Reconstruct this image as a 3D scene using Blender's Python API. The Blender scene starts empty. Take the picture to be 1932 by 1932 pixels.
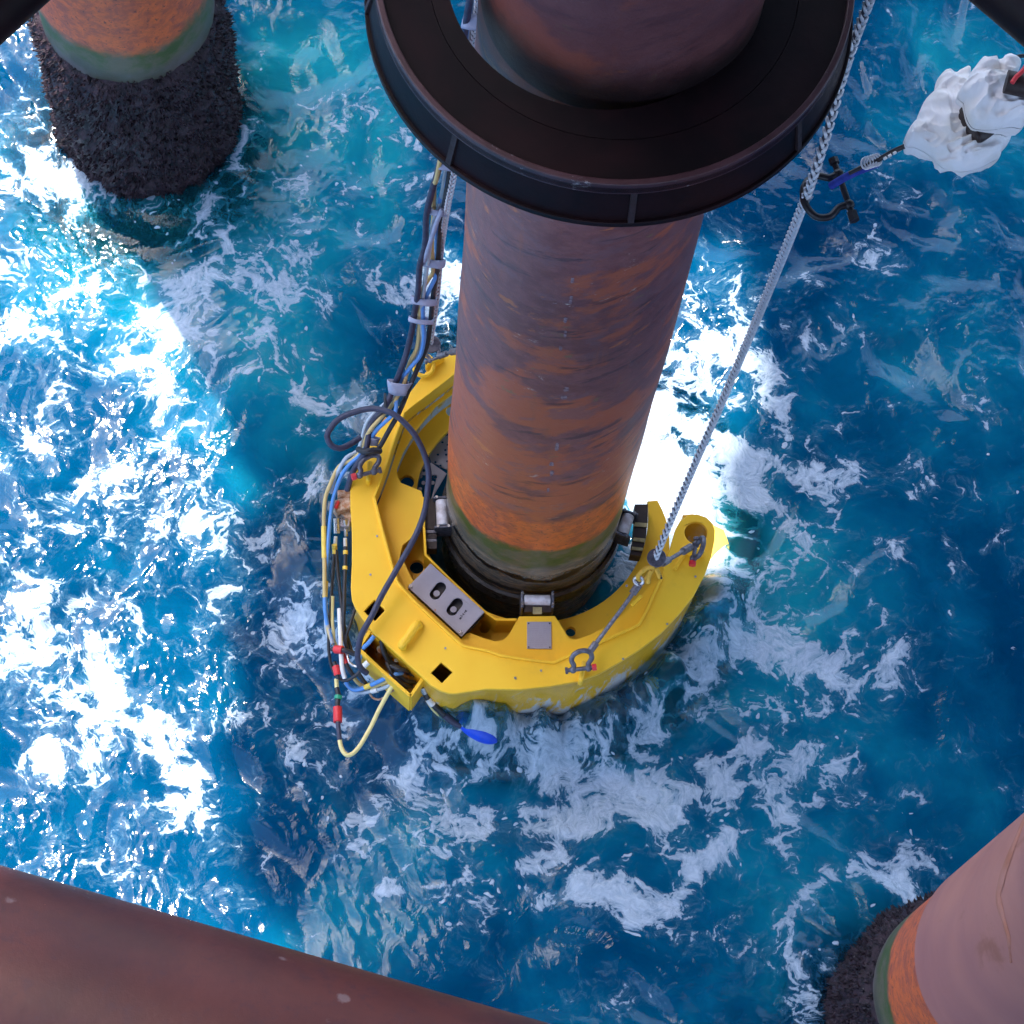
import bpy, math, random
import numpy as np
from mathutils import Vector, Matrix, geometry, noise
R_ = math.radians
random.seed(7); rng = np.random.default_rng(11)
sc = bpy.context.scene
col = sc.collection

# ------------------------------------------------------------------ camera
CAM_H = 13.2                       # metres above the water
FPX = 2400.0                       # focal length in 1024ths of the frame
CR = Matrix(((0.99883, -0.01603, -0.04553), (0.0, 0.94326, -0.33205), (0.04827, 0.33167, 0.94216)))
cam = bpy.data.cameras.new('camera'); cam_o = bpy.data.objects.new('camera', cam); col.objects.link(cam_o)
cam.sensor_width = 36; cam.sensor_fit = 'HORIZONTAL'; cam.lens = FPX / 1024 * 36
cam.clip_start = 0.05; cam.clip_end = 3000
cam_o.matrix_world = Matrix.Translation((0, 0, CAM_H)) @ CR.to_4x4()
sc.camera = cam_o

# ------------------------------------------------------------------ light
SUN = Vector((-0.20, 0.36, 1.0)).normalized()
w = bpy.data.worlds.new('World'); sc.world = w; w.use_nodes = True
wn = w.node_tree; wn.nodes.clear()
sky = wn.nodes.new('ShaderNodeTexSky'); sky.sky_type = 'NISHITA'; sky.sun_disc = False
sky.sun_elevation = math.asin(SUN.z); sky.sun_rotation = math.atan2(SUN.x, SUN.y)
sky.air_density = 0.85; sky.dust_density = 2.5; sky.ozone_density = 0.8
bg = wn.nodes.new('ShaderNodeBackground'); bg.inputs[1].default_value = 0.15
wo = wn.nodes.new('ShaderNodeOutputWorld')
wn.links.new(sky.outputs[0], bg.inputs[0]); wn.links.new(bg.outputs[0], wo.inputs[0])
sl = bpy.data.lights.new('sun', 'SUN'); sl.energy = 3.0; sl.angle = R_(0.53); sl.color = (1, 0.95, 0.87)
so = bpy.data.objects.new('sun', sl); col.objects.link(so)
so.rotation_euler = SUN.to_track_quat('Z', 'Y').to_euler(); so.location = (0, 0, 30)
sc.view_settings.view_transform = 'Standard'; sc.view_settings.look = 'None'
sc.view_settings.gamma = 1; sc.view_settings.exposure = 1.92
sc.render.engine = 'CYCLES'
sc.cycles.use_denoising = True
sc.cycles.max_bounces = 8; sc.cycles.diffuse_bounces = 3; sc.cycles.glossy_bounces = 3
sc.cycles.transparent_max_bounces = 8
sc.cycles.caustics_reflective = False; sc.cycles.caustics_refractive = False
sc.cycles.sample_clamp_indirect = 4

# ------------------------------------------------------------------ helpers
def PX(x, y, z):
    """World point at height z seen at (x, y) of a 1932-wide view of the photograph."""
    u = x / 1.88671875 - 512; v = -(y / 1.88671875 - 512)
    d = CR @ Vector((u, v, -FPX)); k = (CAM_H - z) / -d.z
    return Vector((d.x * k, d.y * k, z))
def ZV(ox, oy, size):
    s = size / 1932
    return lambda x, y: ((ox + x * s) / 1.325, (oy + y * s) / 1.325)
ZA = ZV(750, 800, 600); ZB = ZV(750, 1350, 600); ZC = ZV(1250, 1200, 600); ZD = ZV(780, 840, 400)
ZE = ZV(780, 1180, 400); ZF = ZV(780, 1540, 400); ZG = ZV(1550, 1200, 300); ZH = ZV(2260, 120, 300)
ZI = ZV(1050, 1000, 600); ZJ = ZV(1900, 0, 660); ZK = ZV(1000, 380, 300); ZL = ZV(1000, 650, 300)
ZM = ZV(1380, 1450, 400)
def XY(pts, z, f=None):
    return [tuple(PX(*(f(*p) if f else p), z).xy) for p in pts]

class MB:
    def __init__(s): s.v = []; s.f = []
    def add(s, v, f):
        n = len(s.v); s.v += [tuple(a) for a in v]; s.f += [tuple(i + n for i in q) for q in f]; return s
    def box(s, c, d, m=None):
        c = Vector(c); v = []
        for i in (-1, 1):
            for j in (-1, 1):
                for k in (-1, 1):
                    p = Vector((i * d[0] / 2, j * d[1] / 2, k * d[2] / 2))
                    if m: p = m @ p
                    v.append(c + p)
        return s.add(v, [(0, 1, 3, 2), (4, 6, 7, 5), (0, 4, 5, 1), (2, 3, 7, 6), (0, 2, 6, 4), (1, 5, 7, 3)])
    def tube(s, pts, r, n=10, cap=True, fn=None):
        pts = [Vector(p) for p in pts]; N = len(pts)
        t0 = (pts[1] - pts[0]).normalized()
        up = t0.orthogonal().normalized(); v = []; f = []
        for i, p in enumerate(pts):
            t = (pts[min(i + 1, N - 1)] - pts[max(i - 1, 0)])
            t = t.normalized() if t.length > 1e-9 else t0
            up = (up - t * up.dot(t)).normalized(); b = t.cross(up)
            rr = r(i / (N - 1)) if callable(r) else r
            for k in range(n):
                a = 2 * math.pi * k / n
                v.append(p + (up * math.cos(a) + b * math.sin(a)) * rr)
        for i in range(N - 1):
            for k in range(n):
                a = i * n + k; b2 = i * n + (k + 1) % n
                f.append((a, b2, b2 + n, a + n))
        if cap: f.append(tuple(range(n - 1, -1, -1))); f.append(tuple(range((N - 1) * n, N * n)))
        return s.add(v, f)
    def cyl(s, a, b, r, n=20, r2=None):
        a = Vector(a); b = Vector(b); r2 = r if r2 is None else r2
        return s.tube([a, b], lambda t: r + (r2 - r) * t, n)
    def prism(s, loops, z0, z1):
        """Extruded plan outline (first loop) with holes (other loops)."""
        ls = [[Vector((p[0], p[1], 0)) for p in l] for l in loops]
        flat = [p for l in ls for p in l]; n = len(flat)
        tris = geometry.tessellate_polygon(ls)
        v = [(p.x, p.y, z1) for p in flat] + [(p.x, p.y, z0) for p in flat]; f = []
        for t in tris:
            a, b, c = [flat[i] for i in t]
            if (b - a).cross(c - a).z < 0: t = t[::-1]
            f.append(tuple(t)); f.append(tuple(i + n for i in t[::-1]))
        k = 0
        for li, l in enumerate(ls):
            m = len(l)
            area = sum(l[i].x * l[(i + 1) % m].y - l[(i + 1) % m].x * l[i].y for i in range(m))
            flip = (area > 0) != (li == 0)
            for i in range(m):
                a = k + i; b = k + (i + 1) % m
                q = (a, a + n, b + n, b); f.append(q[::-1] if flip else q)
            k += m
        return s.add(v, f)
    def ring(s, c, prof, n=96, a0=0, a1=2 * math.pi, closed=True):
        """Sweep a closed (r, z) profile about a vertical axis."""
        full = abs(a1 - a0 - 2 * math.pi) < 1e-6; m = len(prof); v = []; f = []
        N = n if full else n + 1
        for i in range(N):
            a = a0 + (a1 - a0) * i / n
            for r, z in prof: v.append((c[0] + r * math.cos(a), c[1] + r * math.sin(a), z))
        for i in range(n):
            for k in range(m if closed else m - 1):
                a = i * m + k; b = i * m + (k + 1) % m; c2 = ((i + 1) % N) * m
                f.append((a, c2 + k, c2 + (k + 1) % m, b))
        if not full and closed:
            f.append(tuple(range(m))[::-1]); f.append(tuple(n * m + k for k in range(m)))
        return s.add(v, f)
    def blob(s, c, r, sub=2, m=None, amp=0.0, sc_=3.0):
        import bmesh
        b = bmesh.new(); bmesh.ops.create_icosphere(b, subdivisions=sub, radius=1)
        v = []
        for q in b.verts:
            p = Vector((q.co.x * r[0], q.co.y * r[1], q.co.z * r[2]))
            if amp: p *= 1 + amp * noise.noise(q.co * sc_ + Vector(c))
            if m: p = m @ p
            v.append(Vector(c) + p)
        f = [tuple(x.index for x in q.verts) for q in b.faces]; b.free()
        return s.add(v, f)
    def build(s, name, mat, parent=None, smooth=0.6, bevel=0, kind=None, label=None):
        me = bpy.data.meshes.new(name); me.from_pydata(s.v, [], s.f)
        me.materials.append(mat)
        if smooth:
            me.polygons.foreach_set('use_smooth', [True] * len(me.polygons)); me.set_sharp_from_angle(angle=smooth)
        me.update()
        o = bpy.data.objects.new(name, me); col.objects.link(o)
        if parent:
            o.parent = parent; o.matrix_parent_inverse = parent.matrix_world.inverted()
        if bevel:
            b = o.modifiers.new('bevel', 'BEVEL'); b.width = bevel; b.segments = 2; b.limit_method = 'ANGLE'; b.angle_limit = R_(40)
        if kind: o['kind'] = kind
        if label: o['label'] = label
        return o

def tag(o, label, cat=None, group=None, kind=None):
    o['label'] = label
    if cat: o['category'] = cat
    if group: o['group'] = group
    if kind: o['kind'] = kind
    return o
def empty(name, loc, label, cat, group=None):
    o = bpy.data.objects.new(name, None); col.objects.link(o); o.location = loc; o.empty_display_size = .1
    o.matrix_world = Matrix.Translation(loc)
    return tag(o, label, cat, group)
def spline(pts, step=0.02):
    """Catmull-Rom through points, resampled."""
    P = [Vector(p) for p in pts]; P = [P[0] * 2 - P[1]] + P + [P[-1] * 2 - P[-2]]; out = []
    for i in range(1, len(P) - 2):
        a, b, c, d = P[i - 1:i + 3]; n = max(2, int((c - b).length / step))
        for k in range(n):
            t = k / n
            out.append(0.5 * ((2 * b) + (c - a) * t + (2 * a - 5 * b + 4 * c - d) * t * t + (3 * b - a - 3 * c + d) * t ** 3))
    out.append(P[-2]); return out
def path(pts, f=None, z=None):
    """[(x, y, z)] view points to world points; z may be one number."""
    r = []
    for p in pts:
        x, y = f(p[0], p[1]) if f else (p[0], p[1])
        r.append(PX(x, y, p[2] if len(p) > 2 else z))
    return r
def circ(cx, cy, r, n=24, rx=None, rot=0):
    rx = rx or r
    return [(cx + rx * math.cos(a) * math.cos(rot) - r * math.sin(a) * math.sin(rot),
             cy + rx * math.cos(a) * math.sin(rot) + r * math.sin(a) * math.cos(rot)) for a in [2 * math.pi * k / n for k in range(n)]]

# ------------------------------------------------------------------ materials
class NT:
    def __init__(s, name):
        s.m = bpy.data.materials.new(name); s.m.use_nodes = True; s.t = s.m.node_tree; s.t.nodes.clear()
        s.out = s.t.nodes.new('ShaderNodeOutputMaterial'); s.bs = s.t.nodes.new('ShaderNodeBsdfPrincipled')
        s.t.links.new(s.bs.outputs[0], s.out.inputs[0])
        s.tc = s.t.nodes.new('ShaderNodeTexCoord').outputs['Object']
    def L(s, a, b): s.t.links.new(a, b)
    def inp(s, sock, v):
        if hasattr(v, 'is_linked') or isinstance(v, bpy.types.NodeSocket): s.L(v, sock)
        else:
            if isinstance(v, (tuple, list)) and len(v) == 3 and sock.type == 'RGBA': v = (*v, 1)
            sock.default_value = v
    def map(s, scale=(1, 1, 1), loc=(0, 0, 0), rot=(0, 0, 0), v=None):
        n = s.t.nodes.new('ShaderNodeMapping'); s.L(v or s.tc, n.inputs[0])
        n.inputs['Scale'].default_value = scale; n.inputs['Location'].default_value = loc; n.inputs['Rotation'].default_value = rot
        return n.outputs[0]
    def noise(s, scale, detail=4, rough=.5, dist=0, v=None, out=0):
        n = s.t.nodes.new('ShaderNodeTexNoise'); s.L(v or s.tc, n.inputs['Vector'])
        n.inputs['Scale'].default_value = scale; n.inputs['Detail'].default_value = detail
        n.inputs['Roughness'].default_value = rough; n.inputs['Distortion'].default_value = dist
        return n.outputs[out]
    def voro(s, scale, v=None, feature='F1', out=0):
        n = s.t.nodes.new('ShaderNodeTexVoronoi'); n.feature = feature; s.L(v or s.tc, n.inputs['Vector'])
        n.inputs['Scale'].default_value = scale; return n.outputs[out]
    def math(s, op, a, b=0.0, c=None, clamp=False):
        n = s.t.nodes.new('ShaderNodeMath'); n.operation = op; n.use_clamp = clamp
        s.inp(n.inputs[0], a); s.inp(n.inputs[1], b)
        if c is not None: s.inp(n.inputs[2], c)
        return n.outputs[0]
    def step(s, a, lo, hi, t0=0.0, t1=1.0):
        n = s.t.nodes.new('ShaderNodeMapRange'); n.interpolation_type = 'SMOOTHSTEP'
        s.inp(n.inputs[0], a); s.inp(n.inputs[1], lo); s.inp(n.inputs[2], hi)
        n.inputs[3].default_value = t0; n.inputs[4].default_value = t1; return n.outputs[0]
    def mix(s, f, a, b, bt='MIX'):
        n = s.t.nodes.new('ShaderNodeMix'); n.data_type = 'RGBA'; n.blend_type = bt
        s.inp(n.inputs[0], f); s.inp(n.inputs[6], a); s.inp(n.inputs[7], b); return n.outputs[2]
    def sep(s, v=None):
        n = s.t.nodes.new('ShaderNodeSeparateXYZ'); s.L(v or s.tc, n.inputs[0]); return n.outputs
    def comb(s, x, y, z):
        n = s.t.nodes.new('ShaderNodeCombineXYZ'); s.inp(n.inputs[0], x); s.inp(n.inputs[1], y); s.inp(n.inputs[2], z); return n.outputs[0]
    def ramp(s, f, stops):
        n = s.t.nodes.new('ShaderNodeValToRGB'); s.inp(n.inputs[0], f); e = n.color_ramp.elements
        while len(e) < len(stops): e.new(0.5)
        for q, (p, c) in zip(e, stops): q.position = p; q.color = (*c, 1)
        return n.outputs[0]
    def bump(s, h, strength=.3, dist=.01, normal=None):
        n = s.t.nodes.new('ShaderNodeBump'); n.inputs['Strength'].default_value = strength; n.inputs['Distance'].default_value = dist
        s.L(h, n.inputs['Height'])
        if normal: s.L(normal, n.inputs['Normal'])
        s.L(n.outputs[0], s.bs.inputs['Normal']); return n.outputs[0]
    def set(s, base=None, rough=None, metal=None, spec=None, coat=None):
        if base is not None: s.inp(s.bs.inputs['Base Color'], base)
        if rough is not None: s.inp(s.bs.inputs['Roughness'], rough)
        if metal is not None: s.inp(s.bs.inputs['Metallic'], metal)
        if spec is not None: s.inp(s.bs.inputs['Specular IOR Level'], spec)
        if coat is not None: s.inp(s.bs.inputs['Coat Weight'], coat)
        return s

def simple(name, c, rough=.5, metal=0, var=.25, scale=25, bump=.15, c2=None, spec=None):
    n = NT(name); f = n.step(n.noise(scale, 5, .6), .35, .68)
    dark = c2 or tuple(x * (1 - var) for x in c)
    n.set(n.mix(f, c, dark), n.math('ADD', n.math('MULTIPLY', f, .18), rough), metal, spec)
    n.bump(n.noise(scale * 4, 4, .6), bump, .003); return n.m

def mat_yellow():
    n = NT('yellow_paint')
    big = n.noise(2.2, 3, .55); fine = n.noise(30, 6, .65)
    base = n.mix(n.step(big, .35, .65), (.97, .58, .032), (.92, .52, .022))
    scuff = n.step(n.noise(9, 8, .7, .6, v=n.map((1, 1, .4))), .63, .72)
    base = n.mix(n.math('MULTIPLY', scuff, .35), base, (.55, .33, .06))
    grime = n.math('MULTIPLY', n.step(n.noise(3.4, 8, .7, .2, v=n.map((1, 1, .5), (3, 3, 3))), .52, .70), .30)
    base = n.mix(grime, base, (.60, .33, .03))
    speck = n.step(n.voro(38, v=n.map(loc=(3, 1, 2))), .0, .07, 1, 0)
    keep = n.step(n.noise(6, 2), .55, .6)
    base = n.mix(n.math('MULTIPLY', n.math('MULTIPLY', speck, keep), .7), base, (.22, .12, .04))
    n.set(base, n.math('ADD', .34, n.math('MULTIPLY', fine, .25)), 0, .45)
    n.bump(n.noise(70, 3, .5), .12, .002); return n.m

SHADE0, SHADE1 = 5.82, 5.96       # shade in the guide throat, painted as a dark band on the pile
def mat_wall():
    n = NT('yellow_wall_under_wash'); x, y, z = n.sep()
    base = n.mix(n.step(n.noise(3, 6, .6), .4, .65), (.92, .50, .02), (.80, .42, .02))
    v = n.map((7, 7, 2.2)); f = n.math('ADD', n.noise(1.6, 8, .68, .6, v=v), n.math('MULTIPLY', n.math('SUBTRACT', .42, z), .42))
    base = n.mix(n.math('MULTIPLY', n.step(f, .58, .72), .85), base, (.66, .70, .74))
    n.set(base, .25, 0, .5); n.bump(f, .5, .02); return n.m
def mat_pile(name='rusty_pile_steel', kind=0, cz=0.0):
    """Bands of rust, algae and wet steel by height on a vertical pile whose object origin is its axis at the water."""
    n = NT(name); x, y, z = n.sep()
    ang = n.math('ARCTAN2', y, x)
    # wraps that spiral down the shell
    u = n.math('MULTIPLY', n.math('SINE', ang), .5); u2 = n.math('MULTIPLY', n.math('COSINE', ang), .5)
    zz = n.math('ADD', z, n.math('ADD', n.math('MULTIPLY', u2, -.34), n.math('MULTIPLY', n.math('SUBTRACT', n.noise(.9, 2), .5), .3)))
    wv = n.comb(n.math('MULTIPLY', u, 1.0), n.math('MULTIPLY', u2, 1.0), zz)
    wide = n.noise(1.7, 7, .60, 0, v=n.map((1, 1, 1.5), v=wv))
    patch = n.noise(3.4, 8, .66, 0, v=n.map((1, 1, 1.7), (5, 1, 2), v=wv))
    mott = n.noise(9, 8, .72, 0, v=n.map((1, 1, 1.3)))
    wipe = n.noise(2.2, 9, .68, 0, v=n.map((1, 1, 5), (7, 2, 1), v=wv))
    purple = n.mix(n.step(mott, .36, .66), (.165, .048, .046), (.250, .088, .082))
    low_ = n.step(z, 1.6, 4.8, .06, -.06)
    steel = n.mix(n.math('MULTIPLY', n.step(n.math('ADD', wide, low_), .47, .55), .9), purple, (.43, .098, .040))
    steel = n.mix(n.math('MULTIPLY', n.step(patch, .55, .63), .5), steel, (.185, .088, .10))
    steel = n.mix(n.math('MULTIPLY', n.step(n.noise(2.8, 9, .68, 0, v=n.map((1, 1, 2.2), (3, 1, 4), v=wv)), .61, .66), .75), steel, (.52, .15, .04))
    steel = n.mix(n.math('MULTIPLY', n.step(n.noise(4.2, 9, .7, 0, v=n.map((1, 1, 1.4), (13, 4, 4), v=wv)), .62, .66), .7), steel, (.20, .14, .06))
    steel = n.mix(n.math('MULTIPLY', n.step(wipe, .56, .64), .7), steel, (.050, .024, .034))
    ln = n.step(n.noise(1.5, 9, .72, 0, v=n.map((1, 1, 10), (4, 2, 7), v=wv)), .655, .68)
    steel = n.mix(n.math('MULTIPLY', ln, .8), steel, (.014, .009, .014))
    runs = n.step(n.noise(5, 6, .65, 0, v=n.map((2.2, 2.2, .25), (1, 8, 3))), .60, .68)
    steel = n.mix(n.math('MULTIPLY', runs, .45), steel, (.30, .085, .045))
    pit = n.step(n.noise(34, 4, .7), .66, .72)
    steel = n.mix(n.math('MULTIPLY', pit, .6), steel, (.06, .025, .025))
    wh = n.math('MULTIPLY', n.step(n.noise(7.0, 10, .8, .3, v=n.map((1, 1, 1.8), (2, 9, 5), v=wv)), .60, .645), n.step(n.noise(1.5, 3, v=n.map(loc=(5, 5, 5))), .50, .58))
    steel = n.mix(n.math('MULTIPLY', wh, .85), steel, (.56, .46, .40))
    orange = n.mix(n.step(n.noise(13, 8, .72, .4), .38, .64), (.66, .135, .032), (.36, .080, .040))
    orange = n.mix(n.step(n.noise(45, 3, .6), .6, .7), orange, (.14, .04, .03))
    wob = n.math('MULTIPLY', n.math('SUBTRACT', n.noise(2.6, 7, .65), .5), .42)
    h = n.math('ADD', z, wob)
    hs = n.math('ADD', h, n.math('MULTIPLY', n.math('SUBTRACT', n.noise(1.3, 3), .5), .5))
    green = n.mix(n.step(n.noise(7, 7, .65), .4, .62), (.055, .085, .018), (.12, .105, .065))
    if kind == 0:
        c = n.mix(n.step(n.math('ADD', hs, n.math('MULTIPLY', u, -.5)), 1.72, 1.84), orange, steel)
        g0, g1 = .99, 1.07
        wet = n.mix(n.step(n.noise(6, 8, .7, 1.0, v=n.map((1, 1, 2.5))), .4, .62), (.095, .095, .085), (.24, .19, .14))
        wet = n.mix(n.step(n.noise(4, 6, .7, .6, v=n.map((1, 1, 4), (2, 2, 2))), .58, .66), wet, (.25, .12, .04))
    else:
        c = orange
        g0, g1 = (1.30, 1.42) if kind == 1 else (1.10, 1.2)
        if kind == 2:
            c = n.mix(n.step(hs, 2.0, 2.5), orange, orange)
        wet = n.mix(n.step(n.noise(5, 6, .6), .4, .6), (.075, .075, .055), (.12, .10, .10))
    grn_lo = .78 if kind == 0 else 1.12 if kind == 1 else .85
    g = n.mix(n.step(h, grn_lo - .06, grn_lo + .08), wet, green)
    c = n.mix(n.step(h, g0, g1), g, c)
    if kind == 0:
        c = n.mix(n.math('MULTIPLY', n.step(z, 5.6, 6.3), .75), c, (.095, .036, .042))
        zs_ = n.math('ADD', z, n.math('MULTIPLY', wob, .5)); throat_shade = n.math('MULTIPLY', n.step(z, SHADE0, SHADE0 + .015), n.step(zs_, SHADE1, SHADE1 + .26, 1, 0)); c = n.mix(n.math('MULTIPLY', throat_shade, .96), c, (.004, .002, .003))  # throat shade mixed into the pile colour, sharp below and soft above
        band = n.math('MULTIPLY', n.step(h, .50, .54), n.step(h, .575, .60, 1, 0))
        band2 = n.math('MULTIPLY', n.step(n.math('ADD', z, n.math('MULTIPLY', wob, .35)), .28, .30), n.step(n.math('ADD', z, n.math('MULTIPLY', wob, .35)), .33, .35, 1, 0))
        c = n.mix(n.math('MAXIMUM', band, band2), c, (.006, .006, .008))
    n.set(c, n.step(h, .5, .9, .20, .50) if kind else n.math('MULTIPLY', n.step(h, .5, .9, .5, 1.0), n.math('ADD', .30, n.math('MULTIPLY', mott, .30))), 0, .5)
    b1 = n.bump(n.noise(60, 6, .7), .35, .004)
    n.bump(patch, .35, .006, normal=b1); return n.m

def mat_growth():
    n = NT('mussel_growth'); f = n.noise(24, 5, .65)
    c = n.mix(n.step(f, .36, .6), (.007, .004, .008), (.036, .019, .028))
    c = n.mix(n.step(n.noise(55, 3, .6), .62, .7), c, (.09, .065, .068))
    n.set(c, .42, 0, .3); n.bump(n.noise(70, 4, .7), .8, .012); return n.m

def mat_coating():
    n = NT('weathered_coating'); s_ = n.noise(1.4, 4, .5, .4)
    c = n.mix(n.step(s_, .3, .7), (.52, .205, .150), (.38, .145, .125))
    st = n.step(n.noise(2.2, 7, .66, .5, v=n.map((1.4, 1.4, .5), (2, 0, 1))), .60, .70)
    c = n.mix(n.math('MULTIPLY', st, .55), c, (.27, .085, .035))
    n.set(c, .5, 0, .4); n.bump(n.noise(3, 3), .3, .02); return n.m

def mat_brace():
    n = NT('maroon_pipe_paint'); s_ = n.noise(1.6, 5, .6, .5)
    c = n.mix(n.step(s_, .3, .7), (.118, .027, .021), (.064, .015, .015))
    fine = n.noise(14, 8, .75)
    c = n.mix(n.math('MULTIPLY', n.step(fine, .5, .7), .7), c, (.07, .022, .028))
    v = n.voro(2.7, v=n.map(loc=(2.3, 4.1, .7))); vn = n.math('ADD', v, n.math('MULTIPLY', n.noise(14, 5, .7), .16))
    rust = n.math('MULTIPLY', n.step(vn, .15, .24, 1, 0), 1)
    c = n.mix(n.math('MULTIPLY', rust, .8), c, (.21, .05, .025))
    v2 = n.math('ADD', n.voro(3.6, v=n.map(loc=(7.3, 1.1, 3.7))), n.math('MULTIPLY', n.noise(26, 5, .7), .12))
    c = n.mix(n.math('MULTIPLY', n.step(v2, .12, .16, 1, 0), .7), c, (.24, .16, .16))
    n.set(c, n.math('ADD', .33, n.math('MULTIPLY', fine, .3)), 0, .5)
    n.bump(n.math('ADD', n.math('MULTIPLY', n.noise(30, 6, .7), .5), n.math('MULTIPLY', rust, .6)), .4, .006); return n.m

def mat_coal():
    n = NT('dark_tar_paint'); f = n.noise(3, 6, .6, .4)
    c = n.mix(n.step(f, .35, .7), (.0035, .0010, .0020), (.0135, .0034, .0046))
    n.set(c, .5, 0, .18); n.bump(n.noise(22, 6, .65), .3, .004); return n.m
def mat_rim():
    n = NT('scuffed_rim_paint'); f = n.noise(6, 8, .7, .4)
    c = n.mix(n.step(f, .35, .65), (.038, .012, .015), (.066, .026, .031))
    c = n.mix(n.step(n.noise(11, 8, .75), .62, .67), c, (.30, .27, .28))
    c = n.mix(n.step(n.noise(9, 8, .75, v=n.map(loc=(4, 4, 4))), .66, .70), c, (.22, .07, .03))
    n.set(c, .4, 0, .5); n.bump(n.noise(30, 5, .7), .4, .004); return n.m

M = dict(
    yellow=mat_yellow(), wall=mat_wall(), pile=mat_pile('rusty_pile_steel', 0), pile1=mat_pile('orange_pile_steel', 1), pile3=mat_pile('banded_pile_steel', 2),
    growth=mat_growth(), coat=mat_coating(), brace=mat_brace(), coal=mat_coal(), rim=mat_rim(),
    rope=simple('braided_fibre', (.72, .74, .80), .32, .25, .2, 60, .2),
    coal2=simple('gusset_paint', (.026, .012, .015), .5, 0, .5, 20, .3),
    foot=simple('wet_foot_steel', (.10, .10, .11), .22, .1, .5, 14, .4),
    ropecore=simple('rope_core', (.05, .055, .08), .7, 0, .3, 60, .2),
    plate=simple('brushed_stainless', (.36, .35, .42), .38, .35, .12, 6, .08),
    galv=simple('dark_galvanised_steel', (.16, .16, .20), .36, .6, .45, 40, .3),
    wire=simple('steel_wire', (.24, .23, .26), .42, .5, .4, 60, .4),
    blackm=simple('black_steel', (.02, .02, .026), .32, .2, .3, 30, .3),
    black=simple('black_rubber', (.022, .024, .034), .38, 0, .25, 40, .15),
    navy=simple('navy_rubber', (.035, .04, .085), .42, 0, .25, 30, .15),
    blue=simple('blue_hose_skin', (.10, .30, .72), .4, 0, .12, 20, .1),
    tan=simple('tan_hose_skin', (.62, .47, .20), .45, 0, .12, 20, .1),
    cream=simple('cream_hose_skin', (.78, .68, .30), .4, 0, .08, 20, .1),
    grey=simple('pale_grey_hose', (.42, .50, .58), .45, 0, .12, 20, .1),
    fabric=simple('lavender_grey_fabric', (.36, .40, .54), .75, 0, .15, 18, .5),
    roller=simple('white_roller', (.72, .70, .74), .4, 0, .25, 14, .2, c2=(.42, .36, .36)),
    red=simple('red_plastic', (.72, .03, .04), .35, 0, .15, 20, .1),
    green=simple('green_plastic', (.02, .36, .20), .35, 0, .15, 20, .1),
    white=simple('white_plastic', (.80, .80, .80), .35, 0, .1, 20, .1),
    rust=simple('rusty_fitting', (.38, .16, .07), .5, .3, .5, 45, .5, c2=(.60, .50, .42)),
    chrome=simple('bright_fitting', (.62, .60, .62), .2, .85, .2, 30, .1),
    tapey=simple('yellow_tape', (.85, .62, .10), .45, 0, .1, 20, .1),
    sling=simple('blue_webbing', (.02, .045, .36), .7, 0, .3, 50, .5),
    yweb=simple('yellow_webbing', (.85, .48, .05), .6, 0, .25, 40, .4),
    bag=None, slat=simple('dark_slot_steel', (.03, .016, .014), .45, 0, .3, 30, .3),
    slaty=simple('worn_yellow_bar', (.42, .34, .16), .45, 0, .4, 30, .3),
    deep_orange=simple('ochre_paint', (.60, .30, .03), .45, 0, .3, 12, .2),
    dark=simple('dark_deck_paint', (.05, .045, .05), .6, 0, .3, 3, .2),
    royal=simple('royal_blue_plastic', (.01, .08, .75), .35, 0, .2, 12, .1),
    ink=simple('engraved_ink', (.03, .03, .045), .5, 0, .1, 30, .05),
    brick=simple('mauve_block', (.30, .22, .26), .5, 0, .5, 14, .5),
)
def mat_bag():
    n = NT('white_sheeting'); f = n.noise(5, 5, .6)
    c = n.mix(n.step(f, .4, .65), (.90, .89, .91), (.80, .77, .73))
    n.set(c, .5, 0, .3); n.bs.inputs['Subsurface Weight'].default_value = .15; n.bs.inputs['Subsurface Radius'].default_value = (.03, .03, .03)
    n.bump(n.voro(5, v=n.map((1, 1.6, 1)), feature='DISTANCE_TO_EDGE'), .22, .012, normal=n.bump(n.noise(6, 3, .5, 1.2), .35, .02)); return n.m
M['bag'] = mat_bag()

# ------------------------------------------------------------------ sea
SEA = -0.28                        # mean level at this moment of the swell
PILE = Vector((0.74, 4.563, 0)); PR = 0.5
PILE1 = Vector((-1.631, 7.35, 0)); PILE3 = Vector((2.97, 1.77, 0))
def fft_noise(n, L, lo, hi, p, seed):
    """Smooth random field on an n x n tile of side L from a band of wavelengths."""
    g = np.random.default_rng(seed); k = np.fft.fftfreq(n, L / n); kx, ky = np.meshgrid(k, k); kk = np.hypot(kx, ky); kk[0, 0] = 1
    a = kk ** (-p) * ((kk > 1 / hi) & (kk < 1 / lo)); a[0, 0] = 0
    F = a * np.exp(2j * np.pi * g.random((n, n))); h = np.real(np.fft.ifft2(F)); return h / h.std()
def sample(h, L, x, y):
    n = h.shape[0]; u = (x / L * n) % n; v = (y / L * n) % n; i = np.floor(u).astype(int) % n; j = np.floor(v).astype(int) % n
    fu = u - np.floor(u); fv = v - np.floor(v); i1 = (i + 1) % n; j1 = (j + 1) % n
    return (h[j, i] * (1 - fu) + h[j, i1] * fu) * (1 - fv) + (h[j1, i] * (1 - fu) + h[j1, i1] * fu) * fv
H1 = fft_noise(256, 16, 1.2, 6, 2.0, 1); H2 = fft_noise(512, 8, .22, 1.2, 1.8, 2); H3 = fft_noise(512, 4, .05, .24, 1.2, 3)
def stretch(a, b, n, far):
    core = np.linspace(a, b, n); k = np.geomspace(.05, far, 26)
    return np.concatenate([a - k[::-1], core, b + k])
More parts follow.
